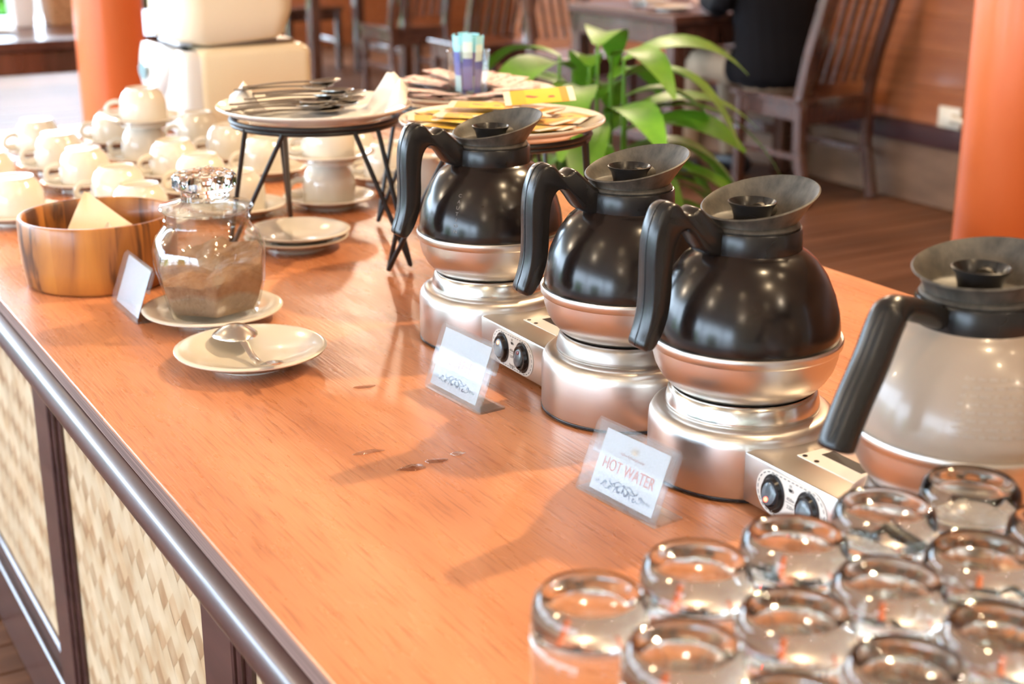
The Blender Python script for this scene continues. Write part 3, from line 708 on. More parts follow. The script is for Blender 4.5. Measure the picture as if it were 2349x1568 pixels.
def sign(pxL, pxR, label, W, H, lean, card, lines, depth=.032, back=.030):
    a, b = at(*pxL, CT), at(*pxR, CT); c = (a+b)/2; d = b-a; rz = math.atan2(d.y, d.x)
    t = empty('sign_holder', Vector((c.x, c.y, CT)), rz, label, 'sign')
    th = .0022; sl, cl = math.sin(lean), math.cos(lean)
    # bent sheet seen from the side (y back, z up): flap, fold, face, foot
    ctrl = [(H*sl+.0065-back*sl, H*cl-back*cl), (H*sl+.0065-.004*sl, H*cl-.004*cl), (H*sl+.0035, H*cl+.0008), (H*sl-.0004, H*cl-.0030), (.0028*sl+.0006, .0040), (.0016, .0013), (.0050, .0011), (depth, .0011)]
    pts = [Vector((0, y, z)) for y, z in ctrl]
    vs, fs = [], []
    for i, p in enumerate(pts):
        tg = (pts[min(i+1, len(pts)-1)]-pts[max(i-1, 0)]).normalized(); n = Vector((0, -tg.z, tg.y))
        for x in (-W/2, W/2):
            vs += [p+n*(th/2)+Vector((x,0,0)), p-n*(th/2)+Vector((x,0,0))]
    for i in range(len(pts)-1):
        o, q = 4*i, 4*(i+1)
        fs += [(o, o+2, q+2, q), (o+1, q+1, q+3, o+3), (o, q, q+1, o+1), (o+2, o+3, q+3, q+2)]
    fs += [(0,1,3,2), (4*(len(pts)-1), 4*(len(pts)-1)+2, 4*(len(pts)-1)+3, 4*(len(pts)-1)+1)]
    MB().add(vs, fs).build('acrylic_sheet', m_acry, t, angle=60)
    T = Matrix.Translation((0, .0046, .0022)) @ Matrix.Rotation(math.pi/2-lean, 4, 'X')     # card plane: x right, y up the card, z towards viewer
    cw, ch, cx = card
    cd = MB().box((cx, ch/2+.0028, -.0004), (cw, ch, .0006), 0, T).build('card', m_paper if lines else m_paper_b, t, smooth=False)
    for kind, s, size, y, mat in lines:
        mb = MB()
        if kind == 'text':
            vs, fs = text_geo(s, size)
            for dx in (-.012, .012): mb.add([(v.x+cx+dx*size, v.y*1.3+y, .0003+abs(dx+.012)*.001) for v in vs], fs, 0, T)     # doubled for a bold, tall face
        elif kind == 'scroll':
            for i, (vs, fs) in enumerate(scroll(size)): mb.add([(v.x+cx, v.y+y, .0003+i*.000008) for v in vs], fs, 0, T)
        elif kind == 'squiggle':                                # the small script line is too faint to read
            q = [(-size/2+size*i/60, .0009*math.sin(i*1.1)*(1+.8*math.sin(i*.37))) for i in range(61)]
            vs, fs = ribbon(q, .00022); mb.add([(v.x+cx, v.y+y, .0003) for v in vs], fs, 0, T)
        elif kind == 'lotus':
            for k in range(-3, 4):
                an = k*R(24); L = size*(1-.08*abs(k)); q = [(0,0),(.16*L,.45*L),(.0,L),(-.16*L,.45*L)]
                rr = [(x*math.cos(an)+yy*math.sin(an), -x*math.sin(an)+yy*math.cos(an)) for x, yy in q]
                ring = [(x, yy) for x, yy in rr]+[(rr[0][0], rr[0][1])]
                vs, fs = ribbon(ring, size*.035); mb.add([(v.x+cx, v.y+y, .0003+k*.00001) for v in vs], fs, 0, T)
        mb.build({'text':'lettering','scroll':'scroll_border','lotus':'lotus_emblem','squiggle':'script_line'}[kind], mat, cd, smooth=False)
    return t
sign((1320,1120), (1498,1214), 'clear acrylic sign holder with a HOT WATER card before the warmers', .101, .0640, R(22), (.080,.0535,.001), [
    ('lotus','',.0075,.0440,m_ink_g), ('squiggle','',.030,.0405,m_ink_o2), ('text','HOT WATER',.0112,.0235,m_ink_o), ('scroll','',.072,.0120,m_ink_d)])
sign((975,888), (1096,952), 'clear acrylic sign holder with a COFFEE card before the warmers', .101, .0690, R(20), (.084,.060,-.006), [
    ('text','COFFEE',.0125,.028,m_ink_o2), ('scroll','',.074,.0135,m_ink_d)])
sign((254,694), (310,745), 'clear acrylic sign holder with a card blanked in painted glare beside the cocoa jar', .107, .0670, R(20), (.092,.059,0), [])  # card left blank, the glare put into its pale colour

# ---------------------------------------------------------------- wire stands with plates
RZ = .992-.0
def stand(name, center, legs, label, ringr=.113, RZ=RZ):
    t = empty(name, Vector((center.x, center.y, CT)), A, label, 'plate stand')
    inv = Matrix.Rotation(-A, 3, 'Z')
    ring = [Vector((ringr*math.cos(k*math.pi/24), ringr*math.sin(k*math.pi/24), RZ-CT)) for k in range(48)]
    MB().tube(ring, .0036, 8, closed=True).build('ring', m_wire, t)
    ring2 = [Vector(((ringr-.0015)*math.cos(k*math.pi/24), (ringr-.0015)*math.sin(k*math.pi/24), RZ-CT-.006)) for k in range(48)]
    MB().tube(ring2, .0030, 8, closed=True).build('lower_ring', m_wire, t)
    for a0, foot, a1 in legs:
        top = [Vector((ringr*math.cos(a), ringr*math.sin(a), RZ-CT-.005)) for a in (a0, a1)]
        f = inv @ (foot - Vector((center.x, center.y, CT))); f.z = .0066
        d0, d1 = (top[0]-f).normalized(), (top[1]-f).normalized()
        pts = spline([top[0], f+d0*.02, f+d0*.006+Vector((0,0,-.001)), f, f+d1*.006+Vector((0,0,-.001)), f+d1*.02, top[1]], 4)
        MB().tube(pts, .0034, 8).build('wire_leg', m_wire, t)
    return t
def ringang(center, px, py):
    q = at(px, py, RZ-.004) - center; q = Matrix.Rotation(-A, 3, 'Z') @ q; return math.atan2(q.y, q.x)
RZ3 = RZ-.012
c1, c2, c3 = at(722, 268, RZ), at(1152, 303, RZ), at(1080, 233, RZ3)
for c in (c1, c2, c3): c.z = 0
def bis(c, deg, r=.135):                                   # a foot on the counter, by direction
    return c + Matrix.Rotation(A, 3, 'Z') @ Vector((r*math.cos(R(deg)), r*math.sin(R(deg)), 0)) + Vector((0,0,CT))
aA, aB, aC, aD = ringang(c1,524,302), ringang(c1,614,321), ringang(c1,851,312), ringang(c1,905,298)
f1, f2, f3 = at(527,592,CT), at(668,519,CT), at(942,618,CT)
stand('plate_stand', c1, [(aA, f1, aB), (aB+.02, f2, R(95)), (aC, f3, aD)], 'black wire stand holding the plate of teaspoons')
fa = at(892, 628, CT); fb = at(868, 515, CT)
stand('plate_stand', c2, [(R(205), fa, R(165)), (R(75), bis(c2,55), R(35)), (R(-15), bis(c2,-35,.12), R(-55))], 'black wire stand holding the plate of yellow creamer sachets')
stand('plate_stand', c3, [(R(200), fb, R(160)), (R(75), bis(c3,50), R(25)), (R(-20), bis(c3,-45,.12), R(-65))], 'black wire stand holding the plate of pink sugar sachets', RZ=RZ3)
plate_me = (lambda: MB().lathe([(0,.002),(.085,.002),(.087,0),(.090,0),(.092,.004),(.110,.010),(.1285,.0185),(.1318,.0205),(.1325,.022),(.1315,.0235),(.1285,.0228),(.112,.0150),(.094,.0090),(.088,.0072),(0,.0070)], 80).mesh('plate', angle=60))(); plate_me.materials.append(m_porcw)
PZ = RZ-.0045
plates = []
for c, lb in ((c1,'round white plate piled with teaspoons on a wire stand'),(c2,'round white plate of yellow creamer sachets on a wire stand'),(c3,'round white plate of sugar sachets and a sweetener glass on a wire stand')):
    o = link('plate', plate_me); o.location = (c.x, c.y, PZ-(.012 if c is c3 else 0)); tag(o, lb, 'plate'); plates.append(o)
FL = PZ+.0072                                               # floor of those plates
FL3 = FL-.012
# teaspoons on the first plate
tea = spoon_mesh(dep=.0045, arch=.0015, hw=.0026, tip=.0045); tea.materials.append(M('dark_reflection_steel', (.40,.37,.34), .20, 1.0))  # steel colour darkened for the dark surroundings it would mirror
rng = random.Random(5)
ax = Vector((math.cos(R(8)), math.sin(R(8)), 0)); ay = Vector((-ax.y, ax.x, 0))
# tissue under the spoons, turned up at both ends
mb = MB(); n = 26; vs = []; fs = []
for i in range(n+1):
    for j in range(n+1):
        x, y = -.118+.245*i/n, -.060+.125*j/n
        r = math.hypot(x, y); z = .0018 + max(0, r-.088)*.42
        k1 = max(0, 1-abs(x+.098)/.028)*max(0, 1-abs(y-.030)/.034); k2 = max(0, 1-abs(x-.096)/.036)*max(0, 1-abs(y-.030)/.045); k3 = max(0, 1-abs(x-.116)/.026)*max(0, 1-abs(y+.004)/.06)
        cr = 1+.55*noise.noise(Vector((x*55, y*55, 4)))
        k1, k2, k3 = [q*q*(3-2*q) for q in (k1, k2, k3)]
        z += (.032*k1 + .036*k2 + .026*k3)*cr + .003*noise.noise(Vector((x*60, y*60, 1)))
        vs.append((x, y, max(z, .0012)))
for i in range(n):
    for j in range(n): fs.append((i*(n+1)+j, (i+1)*(n+1)+j, (i+1)*(n+1)+j+1, i*(n+1)+j+1))
ts = mb.add(vs, fs).build('paper_napkin', m_napw, angle=80); ts.location = (c1.x, c1.y, FL); ts.rotation_euler = (0,0,R(2))
md = ts.modifiers.new('thickness', 'SOLIDIFY'); md.thickness = .0008
tag(ts, 'crumpled white tissue under the pile of teaspoons', 'napkin')
pile = [tree(ts), tree(plates[0])]
for i in range(15):
    f = i/14; lay = (i*2) % 5
    q = c1 + ax*(-.006+.052*f+rng.uniform(-.008,.008)) + ay*(-.056+.092*((i*4) % 15)/14); q.z = FL+.004
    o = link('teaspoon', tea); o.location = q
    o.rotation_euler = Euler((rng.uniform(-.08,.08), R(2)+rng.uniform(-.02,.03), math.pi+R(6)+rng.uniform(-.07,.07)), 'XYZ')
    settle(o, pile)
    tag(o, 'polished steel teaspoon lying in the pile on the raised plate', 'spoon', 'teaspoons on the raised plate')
# sachets
def sachet_mesh(name, L, W, T, mat, wav=0.0):
    nx, ny = 8, 4; vs, fs = [], []
    for lay in (1, -1):
        for i in range(nx+1):
            for j in range(ny+1):
                x, y = i/nx, j/ny; b = max(0, min(1, math.sin(math.pi*min(1, max(0, (x-.08)/.84)))))*math.sin(math.pi*y)
                vs.append(((x-.5)*L, (y-.5)*W, lay*(.0003+T*b**.6)+wav*math.sin(x*5)))
    N = (nx+1)*(ny+1)
    for l in (0, 1):
        for i in range(nx):
            for j in range(ny): fs.append((l*N+i*(ny+1)+j, l*N+(i+1)*(ny+1)+j, l*N+(i+1)*(ny+1)+j+1, l*N+i*(ny+1)+j+1))
    e = [i*(ny+1) for i in range(nx+1)]+[nx*(ny+1)+j for j in range(1, ny+1)]+[i*(ny+1)+ny for i in range(nx-1, -1, -1)]+[j for j in range(ny-1, 0, -1)]
    for a, b in zip(e, e[1:]+e[:1]): fs.append((a, b, N+b, N+a))
    me = MB().add(vs, fs).mesh(name, angle=60); me.materials.append(mat); return me
gp = at(1072, 216, RZ3+.005); gp = c3.lerp(Vector((gp.x, gp.y, 0)), .6); gp.z = FL3
heap = [tree(plates[2])]
su = sachet_mesh('sugar_sachet', .066, .038, .0007, m_sugar, .0)
for i in range(38):
    t = i*2*math.pi/19+rng.uniform(-.12,.12); r = .082 if i < 19 else .066
    lay = i//19
    o = link('sugar_sachet', su); tz = t+rng.uniform(-.35,.35); r = .080 if lay == 0 else .074
    def clear(r):
        m = Vector((gp.x+r*math.cos(t), gp.y+r*math.sin(t), 0))
        return min(math.hypot(m.x+x*math.cos(tz)-y*math.sin(tz)-gp.x, m.y+x*math.sin(tz)+y*math.cos(tz)-gp.y) for x in (-.034,-.02,0) for y in (-.02,-.01,0,.01,.02)) > .0365
    while not clear(r): r += .002
    o.location = (gp.x+r*math.cos(t), gp.y+r*math.sin(t), FL3+.001); o.rotation_euler = Euler((rng.uniform(-.03,.03), R(-7), tz), 'XYZ'); settle(o, heap)
    tag(o, 'white and pink sugar sachet with red print fanned around the sweetener glass', 'sachet', 'sugar sachets on the raised plate')
heap2 = [tree(plates[1])]
cr = sachet_mesh('creamer_sachet', .092, .044, .0007, m_creamer, .0)
for i in range(34):
    lay = i//12; t = i*2*math.pi/12+rng.uniform(-.4,.4); r = (.078, .066, .045)[min(lay,2)]*rng.uniform(.75,1.08)
    o = link('creamer_sachet', cr); o.location = (c2.x+r*math.cos(t), c2.y+r*math.sin(t), FL+.001)
    rd = Vector((-math.sin(t), math.cos(t), 0)); o.rotation_euler = (Matrix.Rotation(-r*.9+rng.uniform(-.01,.01), 3, rd) @ Matrix.Rotation(R(-15)+rng.uniform(-.9,.9), 3, 'Z')).to_euler(); settle(o, heap2)
    tag(o, 'yellow creamer sachet with white crimped ends in the heap on the raised plate', 'sachet', 'creamer sachets on the raised plate')
o = link('creamer_sachet', cr); q = at(1262, 268, RZ+.05); o.location = (c2.x+.048, c2.y+.046, FL+.012); o.rotation_euler = Euler((R(16), R(-4), R(4)), 'XYZ'); settle(o, heap2)
tag(o, 'yellow creamer sachet propped upright at the back of the heap', 'sachet')
# sweetener glass with blue stick sachets
gl = empty('tumbler', gp, 0, 'small clear tumbler crammed with blue sweetener sachets', 'glass')
MB().lathe([(0,0),(.0255,0),(.0275,.003),(.0325,.070),(.0335,.0705),(.0320,.0715),(.0305,.070),(.0258,.006),(0,.005)], 40).build('glass_body', m_thin, gl, angle=40)
st1 = sachet_mesh('sweetener_sachet', .084, .0148, .0012, m_blue); st2 = sachet_mesh('sweetener_sachet', .086, .0148, .0012, m_blue2)
for me in (st1, st2):
    for v in me.vertices: x, y, z = v.co; v.co = (y, z, x+.042)
for i in range(12):
    n, r, t0 = (7, .0178, .2) if i < 7 else (4, .0098, .6) if i < 11 else (1, 0, 0)
    t = t0 + (i if i < 7 else i-7)*2*math.pi/n
    o = link('sweetener_sachet', st2 if i in (5, 6, 9) else st1); o.location = gp+Vector((r*math.cos(t), r*math.sin(t), .0056+rng.uniform(0,.009)))
    q = Vector((-math.sin(t), math.cos(t), 0)); o.rotation_euler = (Matrix.Rotation(R(3.5 if i < 7 else 1.5), 3, q) @ Matrix.Rotation(t+math.pi/2, 3, 'Z')).to_euler()
    tag(o, 'blue and pale blue sweetener sachet standing in the small tumbler', 'sachet', 'sweetener sachets in the tumbler')

# ================================================================ twin warmers
def warmer(name, Uc, V, gap, label, lit):
    """two round hot plates joined by a switch box; local x = V, y = U, origin between the plates on the counter"""
    t = empty(name, P(V, Uc, CT), A, label, 'warmer')
    h = gap/2
    for y in (-h, h):
        T = Matrix.Translation((0, y, 0))
        MB().lathe([(0,.003),(.0815,.003),(.0822,.005),(.0822,.047),(.0814,.0535),(.0788,.0585),(.0745,.0612),(.068,.0620),(0,.0620)], 72, 0, T).build('drum', m_steel, t, angle=40)
        MB().lathe([(.0812,.0015),(.0826,.0015),(.0826,.0035),(.0812,.0035)], 72, 0, T, close=True).build('bottom_trim', m_blk, t)
        MB().lathe([(0,.060),(.0665,.060),(.0678,.0625),(.0676,.0655),(.0655,.0750),(.0640,.0782),(.0625,.0790),(.0610,.0775),(0,.0772)], 72, 0, T).build('hot_plate', m_steel_d if y < 0 else m_ring, t, angle=40)
        for k in range(3):
            a = k*2*math.pi/3+.5
            MB().lathe([(0,0),(.008,0),(.009,.006),(0,.0065)], 16, 0, Matrix.Translation((.066*math.cos(a), y+.066*math.sin(a), 0))).build('foot', m_blk, t)
    fx = -.0525                                                     # front face of the box
    y0, y1 = -h+.060, h-.069
    MB().box(((fx+.06)/2, (y0+y1)/2, .028), (.06-fx, y1-y0, .044)).build('switch_box', m_steel, t, bevel=.0025)
    # name plate on the lid of the box
    npl = MB().box((-.006, (y0+y1)/2-.002, .0503), (.030, .066, .0006)).build('name_plate', m_panelw, t, smooth=False)
    MB().box((.003, (y0+y1)/2-.002, .0508), (.013, .046, .0004)).build('dark_field', m_ink_k, npl, smooth=False)
    for sx, sy in ((-.017,.026),(-.017,.012)):
        MB().lathe([(.0022,0),(.0022,.0006),(0,.0006)], 14, 0, Matrix.Translation((sx, (y0+y1)/2+sy, .0505))).build('screw', m_blk, npl, smooth=False)
    # oval switch plate; plate coordinates: a to the reader's right (-U), b up
    yc = (y0+y1)/2; T = Matrix.Translation((fx-.0002, yc, .0275)) @ Matrix(((0,0,-1,0),(-1,0,0,0),(0,1,0,0),(0,0,0,1)))
    def stadium(w, hh, n=14):
        r = hh/2; c = w/2-r
        return [(c+r*math.cos(-math.pi/2+math.pi*k/n), r*math.sin(-math.pi/2+math.pi*k/n)) for k in range(n+1)] + [(-c+r*math.cos(math.pi/2+math.pi*k/n), r*math.sin(math.pi/2+math.pi*k/n)) for k in range(n+1)]
    sw = MB().prism(stadium(.084,.0385), (0,0,.0007), 0, T, ey=(0,1,0)).build('switch_plate', m_panelw, t, smooth=False)
    # dashed outline
    per = stadium(.0795,.0345, 20); mb = MB(); acc = 0; pts = per+[per[0]]; dense = []
    for i in range(len(pts)-1):
        a, b = Vector((*pts[i],0)), Vector((*pts[i+1],0)); L = (b-a).length; n = max(1, int(L/.0006))
        for k in range(n): dense.append(a+(b-a)*k/n)
    i = 0
    while i+6 < len(dense):
        vs, fs = ribbon([(q.x, q.y) for q in dense[i:i+6]], .00035); mb.add([(v.x, v.y, .0009) for v in vs], fs, 0, T); i += 8
    mb.build('dashed_line', m_ink_k, sw, smooth=False)
    for k, a in enumerate((-.0205, .0205)):
        T2 = T @ Matrix.Translation((a, 0, .0007))
        ell = lambda rx, ry, z: [Vector((rx*math.cos(2*math.pi*q/32), ry*math.sin(2*math.pi*q/32), z)) for q in range(32)]
        bz = MB().rings([ell(.0135,.0165,0), ell(.0135,.0165,.0008), ell(.0118,.0140,.0012), ell(.0108,.0128,.0045), ell(.0088,.0105,.0048), ell(.0086,.0102,.002)], 0, T2).build('switch', m_blk, t)
        tilt = Matrix.Rotation(R(-14), 4, 'X') @ Matrix.Translation((0,0,.0042))
        MB().rings([ell(.0083,.0100,-.003), ell(.0083,.0100,.0012), ell(.0070,.0088,.0020), ell(.002,.003,.0021)], 0, T2 @ tilt).build('rocker', m_rocker, bz)
        MB().lathe([(0,.0021),(.0021,.0021),(.0019,.0028),(0,.0031)], 14, 0, T2 @ tilt @ Matrix.Translation((-.0005, lit[k][1], 0))).build('indicator', lit[k][0], bz)
        vs, fs = text_geo('ON', .0032); MB().add([(v.x, v.y+.0140, .0009) for v in vs], fs, 0, T2).build('switch_lettering', m_ink_w, bz, smooth=False)
        MB().lathe([(0,.0009),(.0007,.0009),(.0007,.001),(0,.001)], 10, 0, T2 @ Matrix.Translation((0,-.0150,0))).build('off_dot', m_ink_w, bz, smooth=False)
    mb = MB()
    for txt, sz, y in (('450w', .0042, .0005), ('220v', .0042, -.0062), ('Seagull', .0042, -.0160)):
        vs, fs = text_geo(txt, sz); mb.add([(v.x, v.y+y, .0009) for v in vs], fs, 0, T)
    mb.add([(-.006,-.0012,.0009),(.006,-.0012,.0009),(.006,-.0009,.0009),(-.006,-.0009,.0009)], [(0,1,2,3)], 0, T)
    mb.add([(-.0022,.0085,.0009),(.0012,.0085,.0009),(.0020,.0112,.0009),(-.0030,.0112,.0009)], [(0,1,2,3)], 0, T)          # cup pictogram
    vs, fs = ribbon([(.0018+.0014*math.sin(math.pi*q/6), .0108-.0020*q/6) for q in range(7)], .0003); mb.add([(v.x, v.y, .0009) for v in vs], fs, 0, T)
    for k in (-1, 0, 1):
        vs, fs = ribbon([(-.0006+k*.0012+.0003*math.sin(q*1.4), .0122+q*.0005) for q in range(6)], .00018); mb.add([(v.x, v.y, .0009) for v in vs], fs, 0, T)
    vs, fs = ribbon([(.0085,-.0120),(.0105,-.0135),(.0125,-.0105),(.0115,-.0140),(.0150,-.0148)], .0005); mb.add([(v.x, v.y, .0009) for v in vs], fs, 0, T)   # bird mark
    mb.build('plate_print', m_ink_k, sw, smooth=False)
    return t
UC1, UC2, UC3, UC4, VC = 1.362, 1.095, .914, .665, .771
warmer('coffee_warmer', (UC1+UC2)/2, VC, UC1-UC2, 'steel twin coffee warmer behind the COFFEE sign', ((m_redo,.0045),(M('dim_indicator',(.25,.03,.02),.3),.0045)))
warmer('coffee_warmer', (UC3+UC4)/2, VC, UC3-UC4, 'steel twin coffee warmer behind the HOT WATER sign', ((m_red,-.0055),(M('off_indicator',(.25,.03,.02),.3),-.0045)))

# ================================================================ carafes (local -x is the handle side, +x the pouring lip)
BZ = .0775
seg = 64
bowl_pr = [(0,.0),(.054,.0),(.0600,.0018),(.0665,.0065),(.0730,.0140),(.0778,.0230),(.0804,.0325),(.0812,.0425),(.0815,.0455),(.0800,.047),(0,.047)]
body_pr = [(.0795,.0445),(.0806,.050),(.0806,.058),(.0788,.0705),(.0745,.085),(.0672,.1015),(.0575,.1155),(.0480,.1235),(.0425,.1265),(.0415,.1285),(0,.1285)]
bowl_me = MB().lathe(bowl_pr, seg).mesh('lower_bowl', angle=40); bowl_me.materials.append(m_steel)
body_me = MB().lathe(body_pr, seg).mesh('body', angle=40); body_me.materials.append(m_carafe)
body_me4 = body_me.copy(); body_me4.materials.clear(); body_me4.materials.append(m_milk)
rim_me = MB().lathe([(.0795,.0405),(.0822,.0405),(.0836,.0425),(.0838,.0455),(.0842,.0475),(.0832,.0495),(.0806,.0492)], seg, close=True).mesh('seam_band', angle=40); rim_me.materials.append(m_steel)
col_me = MB().lathe([(.0405,.1245),(.0438,.1245),(.0442,.1262),(.0436,.1425),(.0428,.1440),(.0405,.1440)], seg, close=True).mesh('collar', angle=40); col_me.materials.append(m_blk)
def funnel_mesh(mat, off=.0085, tilt=13.5, rl=.0500, zl=.1665):
    def ringz(r, z, f):
        # f = how far up the flare: shifts towards the lip and tilts
        o = []
        for k in range(56):
            t = 2*math.pi*k/56; x, y = r*math.cos(t), r*math.sin(t)
            o.append(Vector((x+off*f, y, z + math.tan(R(tilt))*x*f)))
        return o
    rg = [ringz(.0375,.1400,0), ringz(.0405,.1435,0), ringz(.0415,.1455,0), ringz(.0405,.1475,0), ringz(.0385,.1485,.05), ringz(.0400,.1515,.25), ringz(.0440,.1580,.6), ringz(.0482,.1640,.93),
          ringz(rl,zl,1), ringz(rl-.0012,zl+.0010,1), ringz(rl-.0032,zl-.0008,1), ringz(.0440,.1610,.8), ringz(.0395,.1540,.45), ringz(.0365,.1495,.15), ringz(.0345,.1475,.0), ringz(.004,.1470,0)]
    return MB().rings(rg).mesh('funnel', angle=50)
fun_me = funnel_mesh(None); fun_me.materials.append(m_blk_worn)
fun_me4 = funnel_mesh(None, .006, 9, .0515, .1665); fun_me4.materials.append(m_blk_worn)
mb = MB().lathe([(0,.146),(.0150,.146),(.0155,.152),(.0175,.1590),(.0205,.1635),(.0208,.1645),(.0198,.1650),(.0170,.1610),(.0148,.1555),(.0140,.1500),(0,.1498)], 36)
valve_me = mb.mesh('stopper_cup', angle=45); valve_me.materials.append(m_blk)
tube_me = MB().tube([(.010,.004,.1535),(.020,.007,.1535),(.030,.010,.1530)], [.0072,.0076,.0070], 16).mesh('vent_tube'); tube_me.materials.append(m_blk_worn)
# moulded handle of the black carafes: outline in (r, z above the carafe base), extruded across
out = [(.038,.1445),(.0435,.1500),(.050,.1560),(.0575,.1625),(.0630,.1672),(.0675,.1676),(.0725,.1648),(.0790,.1650),(.0850,.1720),(.0925,.1752),(.1005,.1725),(.1060,.1640),(.1105,.150),(.1120,.132),(.1118,.108),(.1128,.088),(.1165,.072),(.1205,.0605),(.1190,.0565),(.1140,.0535),(.1085,.0545),(.1010,.0640),(.0945,.0800),(.0915,.100),(.0912,.122),(.0890,.1395),(.0835,.1490),(.0765,.1505),(.0690,.1440),(.0620,.1345),(.0560,.1285),(.0480,.1255),(.040,.1255)]
hs = spline([(-x, 0, z) for x, z in out], 3, True)
def handle():
    n = len(hs); rings = []
    cen = sum((p for p in hs), Vector())/n
    for y, sc in ((-.0118,-.0030),(-.0108,-.0012),(-.0085,0),(0,.0004),(.0085,0),(.0108,-.0012),(.0118,-.0030)):
        row = []
        for i, p in enumerate(hs):
            tg = (hs[(i+1) % n]-hs[i-1]).normalized(); nr = Vector((tg.z, 0, -tg.x))
            row.append(p + nr*sc*SG + Vector((0, y, 0)))
        rings.append(row)
    return rings
a2 = sum((hs[i].x*hs[(i+1) % len(hs)].z-hs[(i+1) % len(hs)].x*hs[i].z) for i in range(len(hs)))
SG = 1.0 if a2 > 0 else -1.0
hand_me = MB().rings(handle()).mesh('handle', angle=50); hand_me.materials.append(m_blk)
seam_me = MB().tube([Vector((p.x-.0004, 0, p.z)) for p in hs[27:54]], .0007, 6).mesh('mould_seam'); seam_me.materials.append(m_blk)
# round handle of the grey carafe
hp4 = spline([(-.038,0,.1340),(-.062,0,.1430),(-.082,0,.1490),(-.094,0,.1480),(-.101,0,.1390),(-.112,0,.116),(-.127,0,.090),(-.138,0,.068),(-.141,0,.060)], 5)
nn = len(hp4); rr4 = []
for i in range(nn):
    f = i/(nn-1); rr4.append(.0088 if f < .25 else .0088+.0042*min(1, (f-.25)/.15) if f < .93 else .0130*(1-((f-.93)/.07)**2*.55))
hand4_me = MB().tube(hp4, rr4, 18).mesh('handle', angle=60); hand4_me.materials.append(m_blk)
def carafe(U, V, label, me_body, handle_me, fun, rz=0, seam=True):
    t = empty('coffee_carafe', P(V, U, CT+BZ), A+rz, label, 'carafe')
    link('lower_bowl', bowl_me, t); b = link('body', me_body, t); link('seam_band', rim_me, t); link('collar', col_me, t)
    f = link('funnel', fun, t); link('stopper_cup', valve_me, f); link('vent_tube', tube_me, f)
    h = link('handle', handle_me, t)
    if seam: link('mould_seam', seam_me, h)
    return t, b
ca, cab = carafe(UC1, VC, 'black carafe with moulded handle on the warmer behind the COFFEE sign, nearest the plate stands', body_me, hand_me, fun_me)
carafe(UC2, VC, 'black carafe with moulded handle on the warmer between the two signs', body_me, hand_me, fun_me, R(-3))
carafe(UC3, VC, 'black carafe with moulded handle on the warmer behind the HOT WATER sign', body_me, hand_me, fun_me, R(2))
cg, cgb = carafe(UC4, VC, 'milky grey carafe with a round bent handle behind the upturned glasses', body_me4, hand4_me, fun_me4, R(6), False)
def prof_r(z):
    for (r0, z0), (r1, z1) in zip(body_pr, body_pr[1:]):
        if z0 <= z <= z1: return r0+(r1-r0)*(z-z0)/max(1e-6, z1-z0)
    return .08
def on_body(a, z, lift=.0003): r = prof_r(z)+lift; return Vector((r*math.cos(a), r*math.sin(a), z))
# raised warning word running down the first carafe
mb = MB(); a0 = R(242)-A
for i, ch in enumerate('CAUTION'):
    vs, fs = text_geo(ch, .0060); zc = .0975-i*.0062
    mb.add([on_body(a0+v.x/prof_r(zc), zc+v.y*.8) for v in vs], fs)
mb.build('raised_lettering', M('raised_black_lettering',(.16,.14,.12),.35), cab, smooth=False)
# faint lines of print on the grey carafe, too worn to read
mb = MB(); rg = random.Random(2)
for ln in range(8):
    z = .103-ln*.0052; a = R(248)-A-R(6)-ln*.01
    while a < R(248)-A+R(34)-ln*.03:
        L = rg.uniform(.045,.11); n = max(3, int(L/.012)); hgt = .0022
        for q in range(n):
            aa = a+L*q/n; dz = rg.uniform(.0,.0012)
            mb.add([on_body(aa, z), on_body(aa+L/n*.6, z), on_body(aa+L/n*.6, z+hgt-dz), on_body(aa, z+hgt-dz)], [(0,1,2,3)])
        a += L+.03
mb.build('worn_print', M('worn_print',(.43,.36,.30),.4), cgb, smooth=False)

# ================================================================ upturned glasses
go = [(.0298,0),(.0310,.0006),(.0312,.004),(.0318,.060),(.0322,.118),(.0318,.128),(.0302,.1362),(.027,.1395),(.0235,.1388),(.021,.1362),(0,.1350)]
gi = [(0,.1165),(.018,.1170),(.0262,.1185),(.0290,.1140),(.0298,.100),(.0294,.040),(.0288,.0005)]
g_me = MB().lathe([(.0288,.0005)]+go+gi, 64).mesh('glass_body', angle=55); g_me.materials.append(m_glass)
rows = [(.566,[.379,.452,.522,.596,.668]), (.496,[.390,.461,.530,.599,.669,.742]), (.427,[.402,.473,.541,.611,.682]), (.357,[.417,.486,.556,.625,.695])]
for ri, (U, Vs) in enumerate(rows):
    for vi, V in enumerate(Vs):
        o = link('tumbler', g_me); o.location = P(V, U+rng.uniform(-.002,.002), CT); o.rotation_euler = (0,0,rng.uniform(0,6))
        tag(o, 'upturned clear glass, %s row from the warmers, %s from the woven counter front' % (ORD[ri], ORD[vi]), 'glass', 'upturned drinking glasses')

# water drops on the counter
rgd = random.Random(4)
for px, py, sx, sy in ((947,1073,.013,.006),(1000,1058,.010,.005),(1050,1041,.007,.0035),(836,888,.011,.005),(845,1037,.014,.004)):
    p = at(px, py, CT); mb = MB(); n = 22; rings = []
    for f, z in ((1,0),(.97,.0006),(.8,.0012),(.5,.0016),(.1,.0017)):
        rings.append([Vector((sx*f*math.cos(2*math.pi*k/n)*(1+.22*math.sin(3*2*math.pi*k/n+px)), sy*f*math.sin(2*math.pi*k/n)*(1+.3*math.sin(2*2*math.pi*k/n+py)), z)) for k in range(n)])
    o = mb.rings(rings).build('water_drop', m_water, angle=80); o.location = (p.x, p.y, CT+.0002); o.rotation_euler = (0,0,R(20))
    tag(o, 'small spilled water drop on the counter before the COFFEE sign', 'water drop', 'water drops on the counter')

